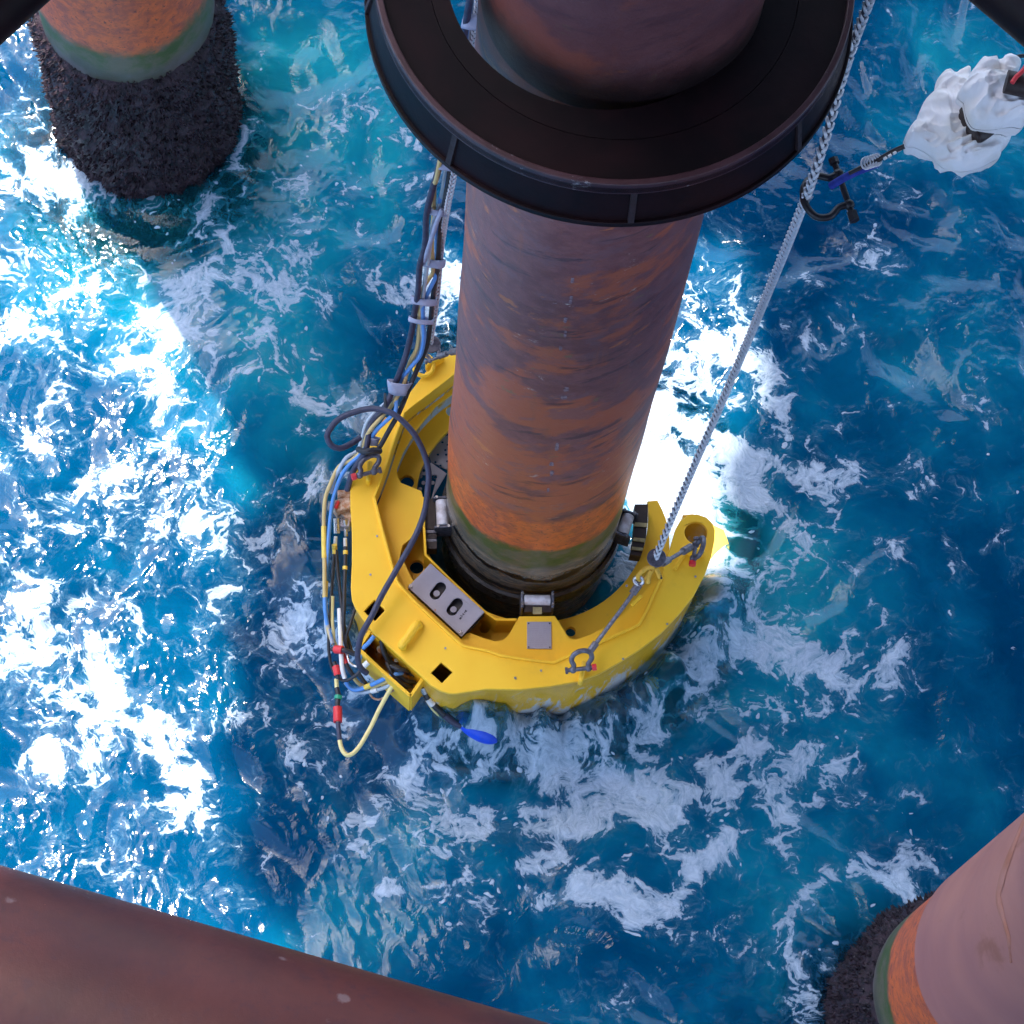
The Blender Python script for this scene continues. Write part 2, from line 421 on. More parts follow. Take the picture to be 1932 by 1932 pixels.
gx = stretch(-3.4, 4.6, 620, 700.0); gy = stretch(1.2, 9.4, 640, 700.0)
X, Y = np.meshgrid(gx, gy)
fade = np.clip(1.5 - np.maximum(np.abs(X - .6) / 12, np.abs(Y - 5) / 12), 0, 1)
wx = X + .25 * sample(H1, 16, X + 3, Y + 1); wy = Y + .25 * sample(H1, 16, X + 7, Y + 5)
h2 = sample(H2, 8, wx, wy); ridge = 1 - np.abs(h2); h3 = sample(H3, 4, wx, wy)
Z = .045 * sample(H1, 16, X, Y) + .012 * h2 + .008 * ridge + .0013 * h3 * (1 + .5 * np.clip(h2, -1, 1.5))
def gauss(cx, cy, r): return np.exp(-((X - cx) ** 2 + (Y - cy) ** 2) / r ** 2)
Z = Z * fade
# swell rings round the legs and the churned collar round the clamp
for c, r0 in ((PILE1, .62), (PILE3, .62)):
    d = np.hypot(X - c.x, Y - c.y); Z += .03 * np.cos((d - r0) * 9) * np.exp(-np.maximum(d - r0, 0) / .35)
d = np.hypot(X - PILE.x + .05, Y - PILE.y); Z += .03 * np.cos((d - 1.15) * 8) * np.exp(-np.abs(d - 1.25) / .4) - .03 * np.exp(-(d / .95) ** 6)

angn = sample(H2, 8, np.arctan2(Y - PILE.y, X - PILE.x) * 1.5 + 2.0, np.full_like(X, 1.3)) + .6 * sample(H2, 8, np.arctan2(Y - PILE.y, X - PILE.x) * 4.5, np.full_like(X, 2.3))
Z += (.38 + .085 * angn) * np.exp(-((d - 1.19) / .16) ** 2) * (1 + .12 * h2) * (1 / (1 + np.exp((Y - PILE.y + .35) * 8)))
# foam cover: pools and streaks laid where the wash runs
den = np.full_like(X, -.12); lane = np.zeros_like(X)
def pool(x, y, r, a, e=1.0, rot=0):
    global den
    p = PX(x, y, SEA); dx = X - p.x; dy = Y - p.y; c_, s_ = math.cos(rot), math.sin(rot)
    u = (dx * c_ + dy * s_) / (r * e); v = (-dx * s_ + dy * c_) / r
    den = den + a * np.exp(-(u * u + v * v))
def streak(pts, r, a):
    global lane
    P = [PX(x, y, SEA) for x, y in pts]; best = np.full_like(X, 1e9)
    wob = .06 * h2
    for p, q in zip(P, P[1:]):
        ex, ey = q.x - p.x, q.y - p.y; L2 = ex * ex + ey * ey + 1e-9
        t = np.clip(((X - p.x) * ex + (Y - p.y) * ey) / L2, 0, 1)
        best = np.minimum(best, np.hypot(X - p.x - t * ex, Y - p.y - t * ey))
    lane = np.maximum(lane, a * np.exp(-((best + wob * .5) / (r * 1.15)) ** 2))
for q in [  # pools (x, y, radius m, amount)
    (330, 820, .62, .24, 1.3, 1.2), (120, 1080, .6, .34), (60, 1280, .7, .36), (330, 640, .5, .25), (60, 780, .5, .14), (60, 300, .8, .38), (130, 480, .6, .28),
    (700, 300, .45, .30, 1.6, .5), (780, 210, .35, .25), (560, 560, .35, .22), (470, 620, .3, .2), (560, 690, .35, .22), (380, 480, .4, .28), (250, 1330, .5, .22),
    (480, 1130, .35, .28, 1, 0), (480, 1050, .3, .2), (380, 1480, .13, .5), (600, 1330, .6, .26), (560, 980, .3, .14), (110, 1500, .5, .16), (280, 1560, .4, .18),
    (700, 1480, .5, .22), (900, 1440, .5, .20, 1.5, 0), (1100, 1430, .5, .18, 1.6, 0), (1250, 1500, .5, .18), (1400, 1250, .5, .32, 1, 0), (1480, 1350, .5, .30), (1290, 760, .4, .5), (1330, 1060, .25, .5),
    (1500, 1180, .4, .16), (1340, 1560, .5, .2), (1000, 1360, .5, .26), (1250, 1350, .4, .32), (1360, 700, .5, .45, 1.3, 1.2), (1330, 850, .45, .6, 1, 0), (1310, 1000, .35, .5),
    (1450, 760, .4, .18), (1400, 560, .35, .18), (1560, 850, .3, .10), (830, 560, .35, .40), (1170, 1700, .18, .42, 1.6, .3), (1230, 1690, .14, .3),
    (950, 1560, .35, .16), (850, 1650, .4, .14), (640, 1650, .5, .05), (1680, 300, .5, .12), (1820, 600, .5, .10), (1640, 480, .3, .14), (1870, 1000, .4, .10),
    (1620, 1080, .4, .12), (1580, 1750, .35, .25, 2, 1.0), (1650, 1650, .3, .16), (1750, 1600, .3, .12), (1540, 1880, .3, .2), (240, 330, .35, .2), (360, 560, .3, .3), (450, 430, .3, .2),
    (1380, 430, .3, .18), (1800, 180, .6, .04)]: pool(*q)
for pts, r, a in [
    ([(560, 470), (660, 350), (750, 260), (800, 220)], .10, .22), ([(590, 560), (520, 600), (440, 690)], .09, .22), ([(580, 470), (430, 480), (350, 560)], .09, .2),
    ([(0, 560), (90, 640), (230, 700), (330, 640), (400, 640)], .10, .28), ([(120, 910), (250, 930), (330, 960), (390, 900)], .10, .2),
    ([(380, 1560), (330, 1420), (240, 1330), (170, 1240)], .09, .26), ([(160, 1160), (190, 1250), (120, 1340), (60, 1430)], .09, .24),
    ([(1340, 820), (1480, 900), (1600, 900)], .07, .30), ([(1580, 560), (1640, 640), (1700, 700), (1760, 690)], .06, .22), ([(1700, 950), (1780, 900), (1870, 940), (1930, 930)], .05, .28),
    ([(1390, 920), (1490, 990), (1560, 1000)], .06, .30), ([(1720, 1300), (1650, 1250), (1640, 1120), (1700, 1040)], .06, .26), ([(1640, 1100), (1640, 1200), (1610, 1320)], .06, .25),
    ([(850, 1560), (980, 1540), (1080, 1560), (1230, 1540), (1350, 1480), (1420, 1420)], .07, .36), ([(720, 1680), (840, 1670), (960, 1640), (1060, 1620)], .05, .38),
    ([(1090, 1665), (1170, 1690), (1190, 1740), (1250, 1740), (1300, 1660), (1370, 1590)], .09, .7), ([(1300, 1640), (1380, 1540), (1480, 1470), (1560, 1400)], .06, .3),
    ([(1480, 1180), (1530, 1260), (1600, 1330), (1660, 1350)], .06, .26), ([(1530, 1680), (1580, 1620), (1660, 1640), (1700, 1700)], .05, .28),
    ([(1780, 1010), (1800, 1110), (1780, 1250)], .04, .2), ([(1850, 860), (1870, 760), (1930, 700)], .04, .2), ([(1600, 200), (1700, 260), (1800, 330)], .04, .12), ([(1345, 1230), (1420, 1200), (1500, 1210), (1560, 1280), (1570, 1380), (1510, 1450), (1400, 1490), (1250, 1500), (1100, 1490), (980, 1440)], .10, .30),
    ([(1500, 1000), (1620, 1080), (1680, 1200), (1670, 1340), (1580, 1450), (1470, 1540)], .07, .26), ([(900, 1400), (1000, 1430), (1120, 1420), (1230, 1380)], .08, .26), ([(880, 1700), (960, 1690), (1040, 1700)], .05, .2)]: streak(pts, r, a)
d = np.hypot(X - PILE.x + .06, Y - PILE.y); den += .22 * np.exp(-((d - 1.34) / .16) ** 2) * (Y < PILE.y + .4) + .12 * sample(H2, 8, np.arctan2(Y - PILE.y, X - PILE.x) * 3.2, d * .35) * np.exp(-((d - 1.22) / .25) ** 2) + .1 * np.exp(-((d - 1.6) / .5) ** 2)
for c in (PILE1, PILE3):
    dd = np.hypot(X - c.x, Y - c.y); den += .30 * np.exp(-((dd - .66) / .07) ** 2)
den = np.where(den > 0, .225 * np.tanh(np.maximum(den, 0) / .6), den) + lane * .92
for x, y, r, a in [(1270, 640, .20, .12), (1285, 760, .24, .14), (1265, 890, .26, .38), (1280, 980, .26, .6), (1330, 1050, .16, .4), (1400, 700, .2, .12), (300, 640, .25, .12), (60, 1240, .4, .12), (130, 330, .4, .16), (840, 560, .2, .25)]:
    p = PX(x, y, SEA); den += a * gauss(p.x, p.y, r)
den += .22 * (d < 1.0) * (X > PILE.x) * (1 / (1 + np.exp(-(Y - PILE.y + .55) * 6)))
# milky bubble clouds under the surface
mil = np.zeros_like(X)
for (x, y, r, a) in [(1250, 1400, .6, .3), (1480, 1100, .5, .55), (620, 400, .9, .75), (660, 1680, .75, .62), (560, 1780, .5, .35), (1780, 100, .7, .6), (560, 220, .7, .7), (1300, 1050, .6, .55), (1440, 1250, .7, .4),
                     (950, 1450, .7, .3), (1560, 1660, .45, .55), (1400, 900, .5, .4), (1680, 650, .5, .3), (560, 800, .6, .7), (80, 500, .7, .5), (1480, 1830, .5, .4)]:
    p = PX(x, y, SEA); mil += a * gauss(p.x, p.y, r)
mil = np.clip(mil + .25 * sample(H1, 16, X + 2, Y + 9) + .02, 0, 1)
d = np.hypot(X - PILE.x + .05, Y - PILE.y); clear = np.minimum(1, 1.4 * np.exp(-((d - 1.2) / .28) ** 4)) * np.where(X < PILE.x - .55, .25, 1)
for c in (PILE1, PILE3): clear = np.maximum(clear, np.minimum(1, 1.5 * np.exp(-(np.hypot(X - c.x, Y - c.y + .25) / .85) ** 4)))
clear = np.where(d < 1.0, .12, clear); mil = np.where(d < 1.0, .15 + .5 * (X > PILE.x), mil)

nx, ny = len(gx), len(gy); nv = nx * ny
me = bpy.data.meshes.new('sea'); me.vertices.add(nv)
Z = Z + SEA
co = np.stack([X.ravel(), Y.ravel(), Z.ravel()], 1).astype(np.float32); me.vertices.foreach_set('co', co.ravel())
I, J = np.meshgrid(np.arange(nx - 1), np.arange(ny - 1)); a = (J * nx + I).ravel()
q = np.stack([a, a + 1, a + 1 + nx, a + nx], 1).astype(np.int32); nf = len(q)
me.loops.add(nf * 4); me.loops.foreach_set('vertex_index', q.ravel()); me.polygons.add(nf)
me.polygons.foreach_set('loop_start', np.arange(0, nf * 4, 4, dtype=np.int32))
me.polygons.foreach_set('use_smooth', np.ones(nf, dtype=bool)); me.update()
at = me.color_attributes.new('cover', 'FLOAT_COLOR', 'POINT')
at.data.foreach_set('color', np.stack([den.ravel() + .6, mil.ravel(), clear.ravel(), np.ones(nv)], 1).astype(np.float32).ravel())

def mat_water():
    n = NT('sea_water'); t = n.t
    ca = t.nodes.new('ShaderNodeVertexColor'); ca.layer_name = 'cover'
    sp = t.nodes.new('ShaderNodeSeparateColor'); n.L(ca.outputs[0], sp.inputs[0])
    dens = n.math('SUBTRACT', sp.outputs[0], .6); milk = sp.outputs[1]; clr = sp.outputs[2]
    def vadd(a, b, k):
        s1 = t.nodes.new('ShaderNodeVectorMath'); s1.operation = 'SUBTRACT'; n.L(b, s1.inputs[0]); s1.inputs[1].default_value = (.5, .5, .5)
        s2 = t.nodes.new('ShaderNodeVectorMath'); s2.operation = 'MULTIPLY_ADD'; n.L(s1.outputs[0], s2.inputs[0]); s2.inputs[1].default_value = (k, k, 0); n.L(a, s2.inputs[2]); return s2.outputs[0]
    flat = n.map((1, 1, 0))
    w1 = vadd(flat, n.noise(1.5, 3, .5, v=flat, out=1), .42)
    w2 = vadd(w1, n.noise(6, 3, .55, v=flat, out=1), .13)
    w3 = vadd(w2, n.noise(24, 3, .6, v=flat, out=1), .035)
    big = n.noise(2.5, 8, .62, .1, v=w2)
    rid = n.math('SUBTRACT', 1, n.math('MULTIPLY', n.math('ABSOLUTE', n.math('SUBTRACT', n.noise(2.9, 5, .55, .4, v=n.map(loc=(4, 2, 0), v=w2)), .5)), 6.5))
    rid = n.math('MAXIMUM', rid, 0)
    cell = n.voro(6.5, v=w3, feature='DISTANCE_TO_EDGE'); web = n.step(cell, .0, .13, 1, 0)
    cell2 = n.voro(16, v=w3, feature='DISTANCE_TO_EDGE'); web2 = n.step(cell2, .0, .15, 1, 0)
    fine = n.noise(34, 8, .72, v=w2)
    f = n.math('ADD', n.math('ADD', n.math('MULTIPLY', n.math('SUBTRACT', big, .5), 1.9), n.math('MULTIPLY', rid, .30)), n.math('ADD', n.math('MULTIPLY', web, .15), n.math('MULTIPLY', web2, .07)))
    f = n.math('ADD', f, n.math('ADD', dens, n.math('MULTIPLY', n.math('SUBTRACT', fine, .5), .48)))
    vd = n.voro(11, v=w2); fl = n.math('MULTIPLY', n.step(n.math('ADD', vd, n.math('MULTIPLY', n.math('SUBTRACT', fine, .5), .25)), .10, .16, 1, 0), n.step(n.math('ADD', n.noise(1.8, 3, v=n.map(loc=(8, 3, 0), v=flat)), n.math('MULTIPLY', dens, .8)), .54, .62))
    f = n.math('ADD', f, n.math('MULTIPLY', fl, .55))
    foam = n.step(f, .515, .60)
    thin = n.step(f, .27, .58)
    # body colour
    mott = n.noise(1.7, 5, .55, .4, v=w1)
    mm = n.math('ADD', n.math('MULTIPLY', milk, .8), n.math('MULTIPLY', n.math('SUBTRACT', mott, .5), 1.3), clamp=True)
    body = n.ramp(mm, [(0, (.000, .044, .110)), (.3, (.001, .084, .170)), (.6, (.003, .150, .245)), (1, (.010, .27, .34))])
    body = n.mix(n.math('MULTIPLY', n.math('MULTIPLY', thin, .42), n.step(fine, .3, .7)), body, (.13, .24, .33))
    n.set(body, .065, 0, .5); n.bs.inputs['IOR'].default_value = 1.333
    n.bs.subsurface_method = 'BURLEY'; n.bs.inputs['Subsurface Weight'].default_value = .85; n.bs.inputs['Subsurface Radius'].default_value = (.25, 1.0, 1.4); n.bs.inputs['Subsurface Scale'].default_value = .22
    bw = n.math('ADD', n.noise(8, 4, .55, .6, v=w1), n.math('MULTIPLY', n.noise(26, 3, .5, .3, v=w1), .16))
    nb = n.bump(bw, .28, .028)
    # see-through water where the surface is clear
    tr = t.nodes.new('ShaderNodeBsdfTransparent'); tr.inputs[0].default_value = (.74, .92, .95, 1)
    mx = t.nodes.new('ShaderNodeMixShader'); n.L(n.math('MULTIPLY', n.math('MULTIPLY', clr, .80), n.math('SUBTRACT', 1, n.math('MULTIPLY', thin, .6))), mx.inputs[0])
    n.L(n.bs.outputs[0], mx.inputs[1])
    gl = t.nodes.new('ShaderNodeBsdfGlossy'); gl.inputs['Roughness'].default_value = .05; n.L(nb, gl.inputs['Normal'])
    fr = t.nodes.new('ShaderNodeFresnel'); fr.inputs[0].default_value = 1.333; n.L(nb, fr.inputs['Normal'])
    m2 = t.nodes.new('ShaderNodeMixShader'); n.L(fr.outputs[0], m2.inputs[0]); n.L(tr.outputs[0], m2.inputs[1]); n.L(gl.outputs[0], m2.inputs[2])
    n.L(m2.outputs[0], mx.inputs[2])
    # foam
    fo = t.nodes.new('ShaderNodeBsdfPrincipled'); fo.inputs['Roughness'].default_value = .55
    n.L(n.mix(n.step(fine, .3, .75), (.34, .45, .58), (.56, .66, .77)), fo.inputs['Base Color'])
    fb = t.nodes.new('ShaderNodeBump'); fb.inputs['Strength'].default_value = .7; fb.inputs['Distance'].default_value = .02
    n.L(n.math('ADD', f, n.math('MULTIPLY', fine, .5)), fb.inputs['Height']); n.L(fb.outputs[0], fo.inputs['Normal'])
    m3 = t.nodes.new('ShaderNodeMixShader'); n.L(n.math('MULTIPLY', foam, n.math('ADD', .55, n.math('MULTIPLY', n.step(f, .5, .85), .42))), m3.inputs[0]); n.L(mx.outputs[0], m3.inputs[1]); n.L(fo.outputs[0], m3.inputs[2])
    n.L(m3.outputs[0], n.out.inputs[0]); return n.m
me.materials.append(mat_water())
sea = bpy.data.objects.new('sea_water', me); col.objects.link(sea)
sea['kind'] = 'structure'; sea['label'] = 'choppy blue sea with white foam and sun glitter'
dm = NT('deep_water'); dm.set(dm.mix(dm.step(dm.noise(.8, 4, .5), .35, .65), (.0, .035, .11), (.002, .075, .17)), .9, 0, 0)
b_ = MB().add([(-700, -700, -2.2), (700, -700, -2.2), (700, 700, -2.2), (-700, 700, -2.2)], [(0, 1, 2, 3)])
dw = b_.build('deep_water', dm.m, smooth=0, kind='structure')

# ------------------------------------------------------------------ unseen deck overhead, edge and gap cut to place sun and shade
DZ = 20.0; OFF = Vector((SUN.x, SUN.y)) / SUN.z * DZ
def shade_xy(x, y, z=-0.28):
    p = PX(x, y, z); k = (DZ - z) / SUN.z; return (p.x + SUN.x * k, p.y + SUN.y * k)
west = [shade_xy(*p) for p in [(330, -60), (300, 100), (290, 250), (215, 380), (300, 450), (275, 540), (400, 600), (360, 700), (480, 750), (425, 850), (490, 930), (425, 1010), (480, 1100), (405, 1180), (460, 1300), (415, 1400), (480, 1500), (430, 1600), (520, 1700), (600, 2100)]]
sun_gap = [shade_xy(*p) for p in [(800, 440), (812, 560), (812, 690), (880, 740), (980, 900), (1260, 1010), (1330, 1130), (1400, 1070), (1370, 950), (1360, 880), (1440, 740), (1420, 560), (1380, 430), (1180, 380)]]
outer = west + [(west[-1][0] + .1, -22), (26, -22), (26, 26), (west[0][0], 26)]
pd = MB().prism([outer, sun_gap], DZ, DZ + .25).build('shade_deck', M['dark'], smooth=0)
tag(pd, 'unseen dark deck overhead, cut to shape the shade on the water below it', 'deck')

# ------------------------------------------------------------------ piles
def shell(c, r, z0, z1, n=128, seg=.05, dent=.0, seedv=0.0, cap=True):
    m = MB(); zs = np.arange(z0, z1 + 1e-6, seg); v = []; f = []
    for z in zs:
        for k in range(n):
            a = 2 * math.pi * k / n
            rr = r + (dent * noise.noise(Vector((math.cos(a) * 1.6, math.sin(a) * 1.6, z * 1.1 + seedv))) if dent else 0)
            v.append((c.x + rr * math.cos(a), c.y + rr * math.sin(a), z))
    for i in range(len(zs) - 1):
        for k in range(n):
            a = i * n + k; b = i * n + (k + 1) % n; f.append((a, b, b + n, a + n))
    f.append(tuple(range((len(zs) - 1) * n, len(zs) * n))); f.append(tuple(range(n - 1, -1, -1)))
    return m.add(v, f)
def at_origin(o, c):
    o.data.transform(Matrix.Translation(-Vector(c))); return o
def make_pile(name, c, mat, label, z1, dent):
    r = empty(name, c, label, 'pile')
    m = shell(Vector((0, 0, 0)), PR, -3, z1, 144, .05, dent, c.x)
    o = m.build('pile_shell', mat, r, .8); o.matrix_parent_inverse.identity()
    return r
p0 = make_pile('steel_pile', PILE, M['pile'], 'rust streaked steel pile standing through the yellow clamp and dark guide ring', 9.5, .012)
p1 = make_pile('steel_pile', PILE1, M['pile1'], 'orange and green pile with thick dark mussel growth in the upper left corner', 8.5, .0)
p3 = make_pile('steel_pile', PILE3, M['pile3'], 'pile with smooth pinkish coating above an orange band in the lower right corner', 9.5, .0)
# wet bands at the foot of the centre pile
MB().ring((PILE.x, PILE.y), [(PR + .004, .26), (PR + .022, .25), (PR + .028, .14), (PR + .004, .12), (PR - .02, .2)], 120).build('foot_ring', M['foot'], p0, .6)
# long seam with chalky marks up the shell
ang = R_(-92)
chalk = simple('chalky_scrape', (.34, .22, .23), .7, 0, .5, 60, .3, c2=(.17, .08, .09))
for z, h, wd in [(3.30, .05, .03), (3.20, .05, .03), (2.55, .10, .022), (2.35, .05, .03), (2.22, .07, .022), (2.0, .05, .016), (3.75, .05, .02), (3.9, .07, .015), (4.05, .06, .018), (4.25, .08, .02), (4.45, .05, .018)]:
    a0 = ang + random.uniform(-.02, .02) - (.10 if z > 3.6 else 0); n_ = 6; v = []; K_ = 5; mk = MB()
    for j in range(K_):
        for i in range(n_ + 1):
            wj = wd * (.55 + .45 * noise.noise(Vector((z * 9, j * 1.7, 0))) + .3 * math.sin(math.pi * j / (K_ - 1)))
            aa = a0 + (i / n_ - .5) * wj / PR; zz = z + h * j / (K_ - 1) + .008 * noise.noise(Vector((i * 1.3, j * .8, z)))
            rr = PR + .0005 + .012 * max(noise.noise(Vector((math.cos(aa) * 1.6, math.sin(aa) * 1.6, zz * 1.1 + PILE.x))), -1) + .0015
            v.append((PILE.x + rr * math.cos(aa), PILE.y + rr * math.sin(aa), zz))
    W_ = n_ + 1
    mk.add(v, [(j * W_ + i, j * W_ + i + 1, (j + 1) * W_ + i + 1, (j + 1) * W_ + i) for j in range(K_ - 1) for i in range(n_)])
    mk.build('chalk_mark', chalk, p0, 0)
# yellow paint drip just under the ring
dr = MB(); zt = 5.28
for k in range(9):
    aa = ang - .085 + random.uniform(-.012, .012); zz = zt - k * .017
    p = Vector((PILE.x + (PR + .013) * math.cos(aa), PILE.y + (PR + .013) * math.sin(aa), zz)); dr.blob(p, (.0045 + .002 * random.random(), .003, .010), 1)
dr.build('paint_drip', M['cream'], p0, .8)

def growth(root, c, ztop, zbot, r0, seed):
    random.seed(seed); m = MB(); n = 170; zs = np.arange(zbot, ztop + .075, .035); v = []; f = []
    for zi, z in enumerate(zs):
        e = min(1, (ztop - z) / .08)
        for k in range(n):
            a = 2 * math.pi * k / n; p = Vector((math.cos(a) * 3, math.sin(a) * 3, z * 4)); e = max(0, min(1, (ztop + .022 * noise.noise(Vector((math.cos(a) * 5, math.sin(a) * 5, 2))) - z) / .07))
            rr = PR - .012 + (.016 + r0 + .045 * noise.noise(p * 1.0) + .03 * noise.noise(p * 3.1)) * e * (1 + .25 * max(0, .8 - z))
            v.append((c.x + rr * math.cos(a), c.y + rr * math.sin(a), z))
    for i in range(len(zs) - 1):
        for k in range(n):
            a = i * n + k; b = i * n + (k + 1) % n; f.append((a, b, b + n, a + n))
    m.add(v, f)
    for _ in range(9000):
        z = random.uniform(-.75, ztop); a = random.uniform(0, 2 * math.pi)
        e = min(1, (ztop - z) / .08 + .15); p = Vector((math.cos(a) * 3, math.sin(a) * 3, z * 4))
        rr = PR - .012 + (.016 + r0 + .045 * noise.noise(p * 1.0) + .03 * noise.noise(p * 3.1)) * min(e, 1) * (1 + .25 * max(0, .8 - z))
        cx = Vector((c.x + rr * math.cos(a), c.y + rr * math.sin(a), z)); s = random.uniform(.008, .024)
        out = Vector((math.cos(a), math.sin(a), random.uniform(-.6, .8))).normalized(); t = out.orthogonal().normalized(); t.rotate(Matrix.Rotation(random.uniform(0, 6.3), 3, out)); b = out.cross(t)
        m.add([cx - t * s * .5, cx + b * s * .35, cx + t * s * .5, cx - b * s * .35, cx + out * s * 1.5 + t * s * .4], [(0, 1, 4), (1, 2, 4), (2, 3, 4), (3, 0, 4)])
    m.build('marine_growth', M['growth'], root, 0, kind='stuff')
growth(p1, PILE1, 1.03, -2.1, .045, 3); growth(p3, PILE3, .78, -1.0, .045, 4)
# coated sleeve with a stepped edge on the right-hand pile
MB().ring((PILE3.x, PILE3.y), [(PR + .002, 1.88), (PR + .016, 1.89), (PR + .016, 9.6), (PR + .002, 9.6)], 144).build('coating_sleeve', M['coat'], p3, .8)
# rusty weld crack running down the coating
def on_pile(x, y, c, r):
    d_ = PX(x, y, 0) - Vector((0, 0, CAM_H)); a_ = d_.x ** 2 + d_.y ** 2; b_ = -2 * (d_.x * c.x + d_.y * c.y); k_ = (-b_ - math.sqrt(max(b_ * b_ - 4 * a_ * (c.x ** 2 + c.y ** 2 - r * r), 0))) / (2 * a_)
    return Vector((0, 0, CAM_H)) + d_ * k_
wp = spline([on_pile(x, y, PILE3, PR + .016) for x, y in [(1936, 1542), (1918, 1585), (1896, 1640), (1884, 1690), (1892, 1728), (1903, 1766), (1909, 1815)]], .01)
wb_ = MB(); wv_ = []; random.seed(5)
for i, p in enumerate(wp):
    t_ = i / (len(wp) - 1); wd = .040 * (math.sin(math.pi * min(1, .12 + t_)) ** .7) * (1 + .5 * noise.noise(Vector((i * .13, 3, 1)))) + .004
    out = Vector((p.x - PILE3.x, p.y - PILE3.y, 0)).normalized(); dn = (wp[min(i + 1, len(wp) - 1)] - wp[max(i - 1, 0)]).normalized(); sd = dn.cross(out).normalized()
    for q_, h_ in ((-1, .0), (-.4, .006), (.3, .008), (1, .0)): wv_.append(p + sd * wd * q_ + out * (h_ + .002 - abs(q_) * .001))
wb_.add(wv_, [(i * 4 + k, i * 4 + k + 1, i * 4 + k + 5, i * 4 + k + 4) for i in range(len(wp) - 1) for k in range(3)])
wb_.build('rusty_weld', simple('rusty_weld', (.42, .145, .08), .55, 0, .5, 9, .6, c2=(.48, .20, .15)), p3, .9)

# ------------------------------------------------------------------ foreground braces
def pipe(name, a, b, r, mat, label, n=96):
    root = empty(name, a, label, 'pipe')
    MB().tube([Vector(a), Vector(b)], r, n).build('pipe_shell', mat, root, .8); return root
zb = 4.6
A = PX(0, 1632, zb); B = PX(1040, 1932, zb); dirv = (B - A).normalized(); side = Vector((dirv.y, -dirv.x, 0)); rr = .48
# the far silhouette of the pipe is where the view ray grazes it
ray = (A - Vector((0, 0, CAM_H))).normalized(); nrm = dirv.cross(ray).normalized()
if nrm.dot(side) < 0: nrm = -nrm
ca = A + nrm * rr; cb = ca + dirv * 4.2
bl = pipe('brace_pipe', ca - dirv * 1.6, cb, rr, M['brace'], 'maroon painted brace pipe with rust pits across the lower left corner')
for t, w_ in ((-.45, .02),):
    c = ca + dirv * t; MB().tube([c - dirv * w_, c + dirv * w_], rr + .006, 96).build('weld_seam', M['brace'], bl, .8)
bm_ = simple('rust_blister', (.24, .06, .03), .6, 0, .6, 40, .8, c2=(.19, .10, .09))
for t, a_, s in [(.42, .95, .018), (.75, .62, .03), (1.42, .9, .03), (1.52, .95, .022), (2.15, .86, .024), (2.5, .95, .018), (.2, .6, .022), (.15, 1.2, .014), (1.85, .5, .012)]:
    up = Vector((0, 0, 1)); out = (-nrm * math.cos(a_) - ray * math.sin(a_)).normalized(); c = ca + dirv * t + out * (rr - .004)
    mm = out.to_track_quat('Z', 'Y').to_matrix(); MB().blob(c, (s, s * .7, .006), 2, mm, .5, 2).build('rust_blister', bm_, bl, .8)
c1 = PX(0, 0, 6.5)
pipe('brace_pipe', PX(-150, 120, 6.5) + Vector((0, 0, 0)), PX(130, -130, 6.5), .12, M['coal'], 'dark brace pipe cutting the upper left corner')
pipe('brace_pipe', PX(1850, -75, 6.5), PX(2010, 60, 6.5), .12, M['coal'], 'dark brace pipe cutting the upper right corner')

# ------------------------------------------------------------------ guide ring
gr = empty('pile_guide_ring', (PILE.x, PILE.y, 5.7), 'dark funnel shaped guide ring around the rusty pile', 'guide ring')
g = (PILE.x - .03, PILE.y)
MB().ring(g, [(.842, 5.945), (.652, 5.935), (.652, 5.90), (.842, 5.91)], 160).build('funnel_plate', M['coal'], gr, .6)
gi = circ(g[0] - .05, g[1], .538, 96); go = circ(g[0], g[1], .65, 96)
MB().prism([go, gi], 5.62, 5.9352).build('throat_sleeve', M['coal'], gr, .4)
MB().ring(g, [(.842, 5.97), (.842, 5.90), (.818, 5.90), (.818, 5.97)], 160).build('rim', M['rim'], gr, .6, bevel=.004)
MB().ring(g, [(.875, 5.745), (.875, 5.715), (.60, 5.715), (.60, 5.745)], 160).build('flange', M['coal'], gr, .6, bevel=.003)
MB().ring(g, [(.836, 5.90), (.862, 5.746), (.84, 5.746), (.80, 5.90)], 120).build('skirt', M['coal'], gr, .6)
for k in range(12):
    a = R_(-86 + 45 + 45 * k) if k < 8 else None
    if a is None: break
    d1 = Vector((math.cos(a), math.sin(a), 0)); s1 = Vector((-d1.y, d1.x, 0)) * .011; c = Vector((g[0], g[1], 0))
    pr = [(.80, 5.905), (.842, 5.905), (.8745, 5.746), (.80, 5.746)]
    v = [c + d1 * r - s1 + Vector((0, 0, z)) for r, z in pr] + [c + d1 * r + s1 + Vector((0, 0, z)) for r, z in pr]
    MB().add(v, [(3, 2, 1, 0), (4, 5, 6, 7), (0, 1, 5, 4), (1, 2, 6, 5), (2, 3, 7, 6), (3, 0, 4, 7)]).build('gusset', M['coal2'], gr, 0)

# ------------------------------------------------------------------ yellow clamp
ZT, ZM_, ZL_ = .62, .47, .25
tool = empty('pile_clamp', (PILE.x, PILE.y, 0), 'yellow C shaped clamp frame round the foot of the rusty pile', 'clamp')
outer_px = [(880, 650), (842, 668), (812, 690), (770, 745), (724, 800), (690, 850), (668, 893), (661, 925), (661, 955), (664, 1000), (664, 1062), (662, 1109), (664, 1131), (672, 1150), (685, 1168), (704, 1193), (798, 1278), (812, 1292),
            (830, 1303), (846, 1308), (859, 1309), (917, 1300), (980, 1301), (1037, 1295), (1089, 1286), (1131, 1271), (1168, 1250), (1208, 1225), (1248, 1194), (1281, 1159), (1309, 1124), (1330, 1084), (1342, 1051), (1348, 1020), (1349, 1000),
            (1345, 988), (1333, 976), (1316, 970), (1297, 972), (1283, 983), (1274, 999), (1267, 1023), (1258, 1055)]
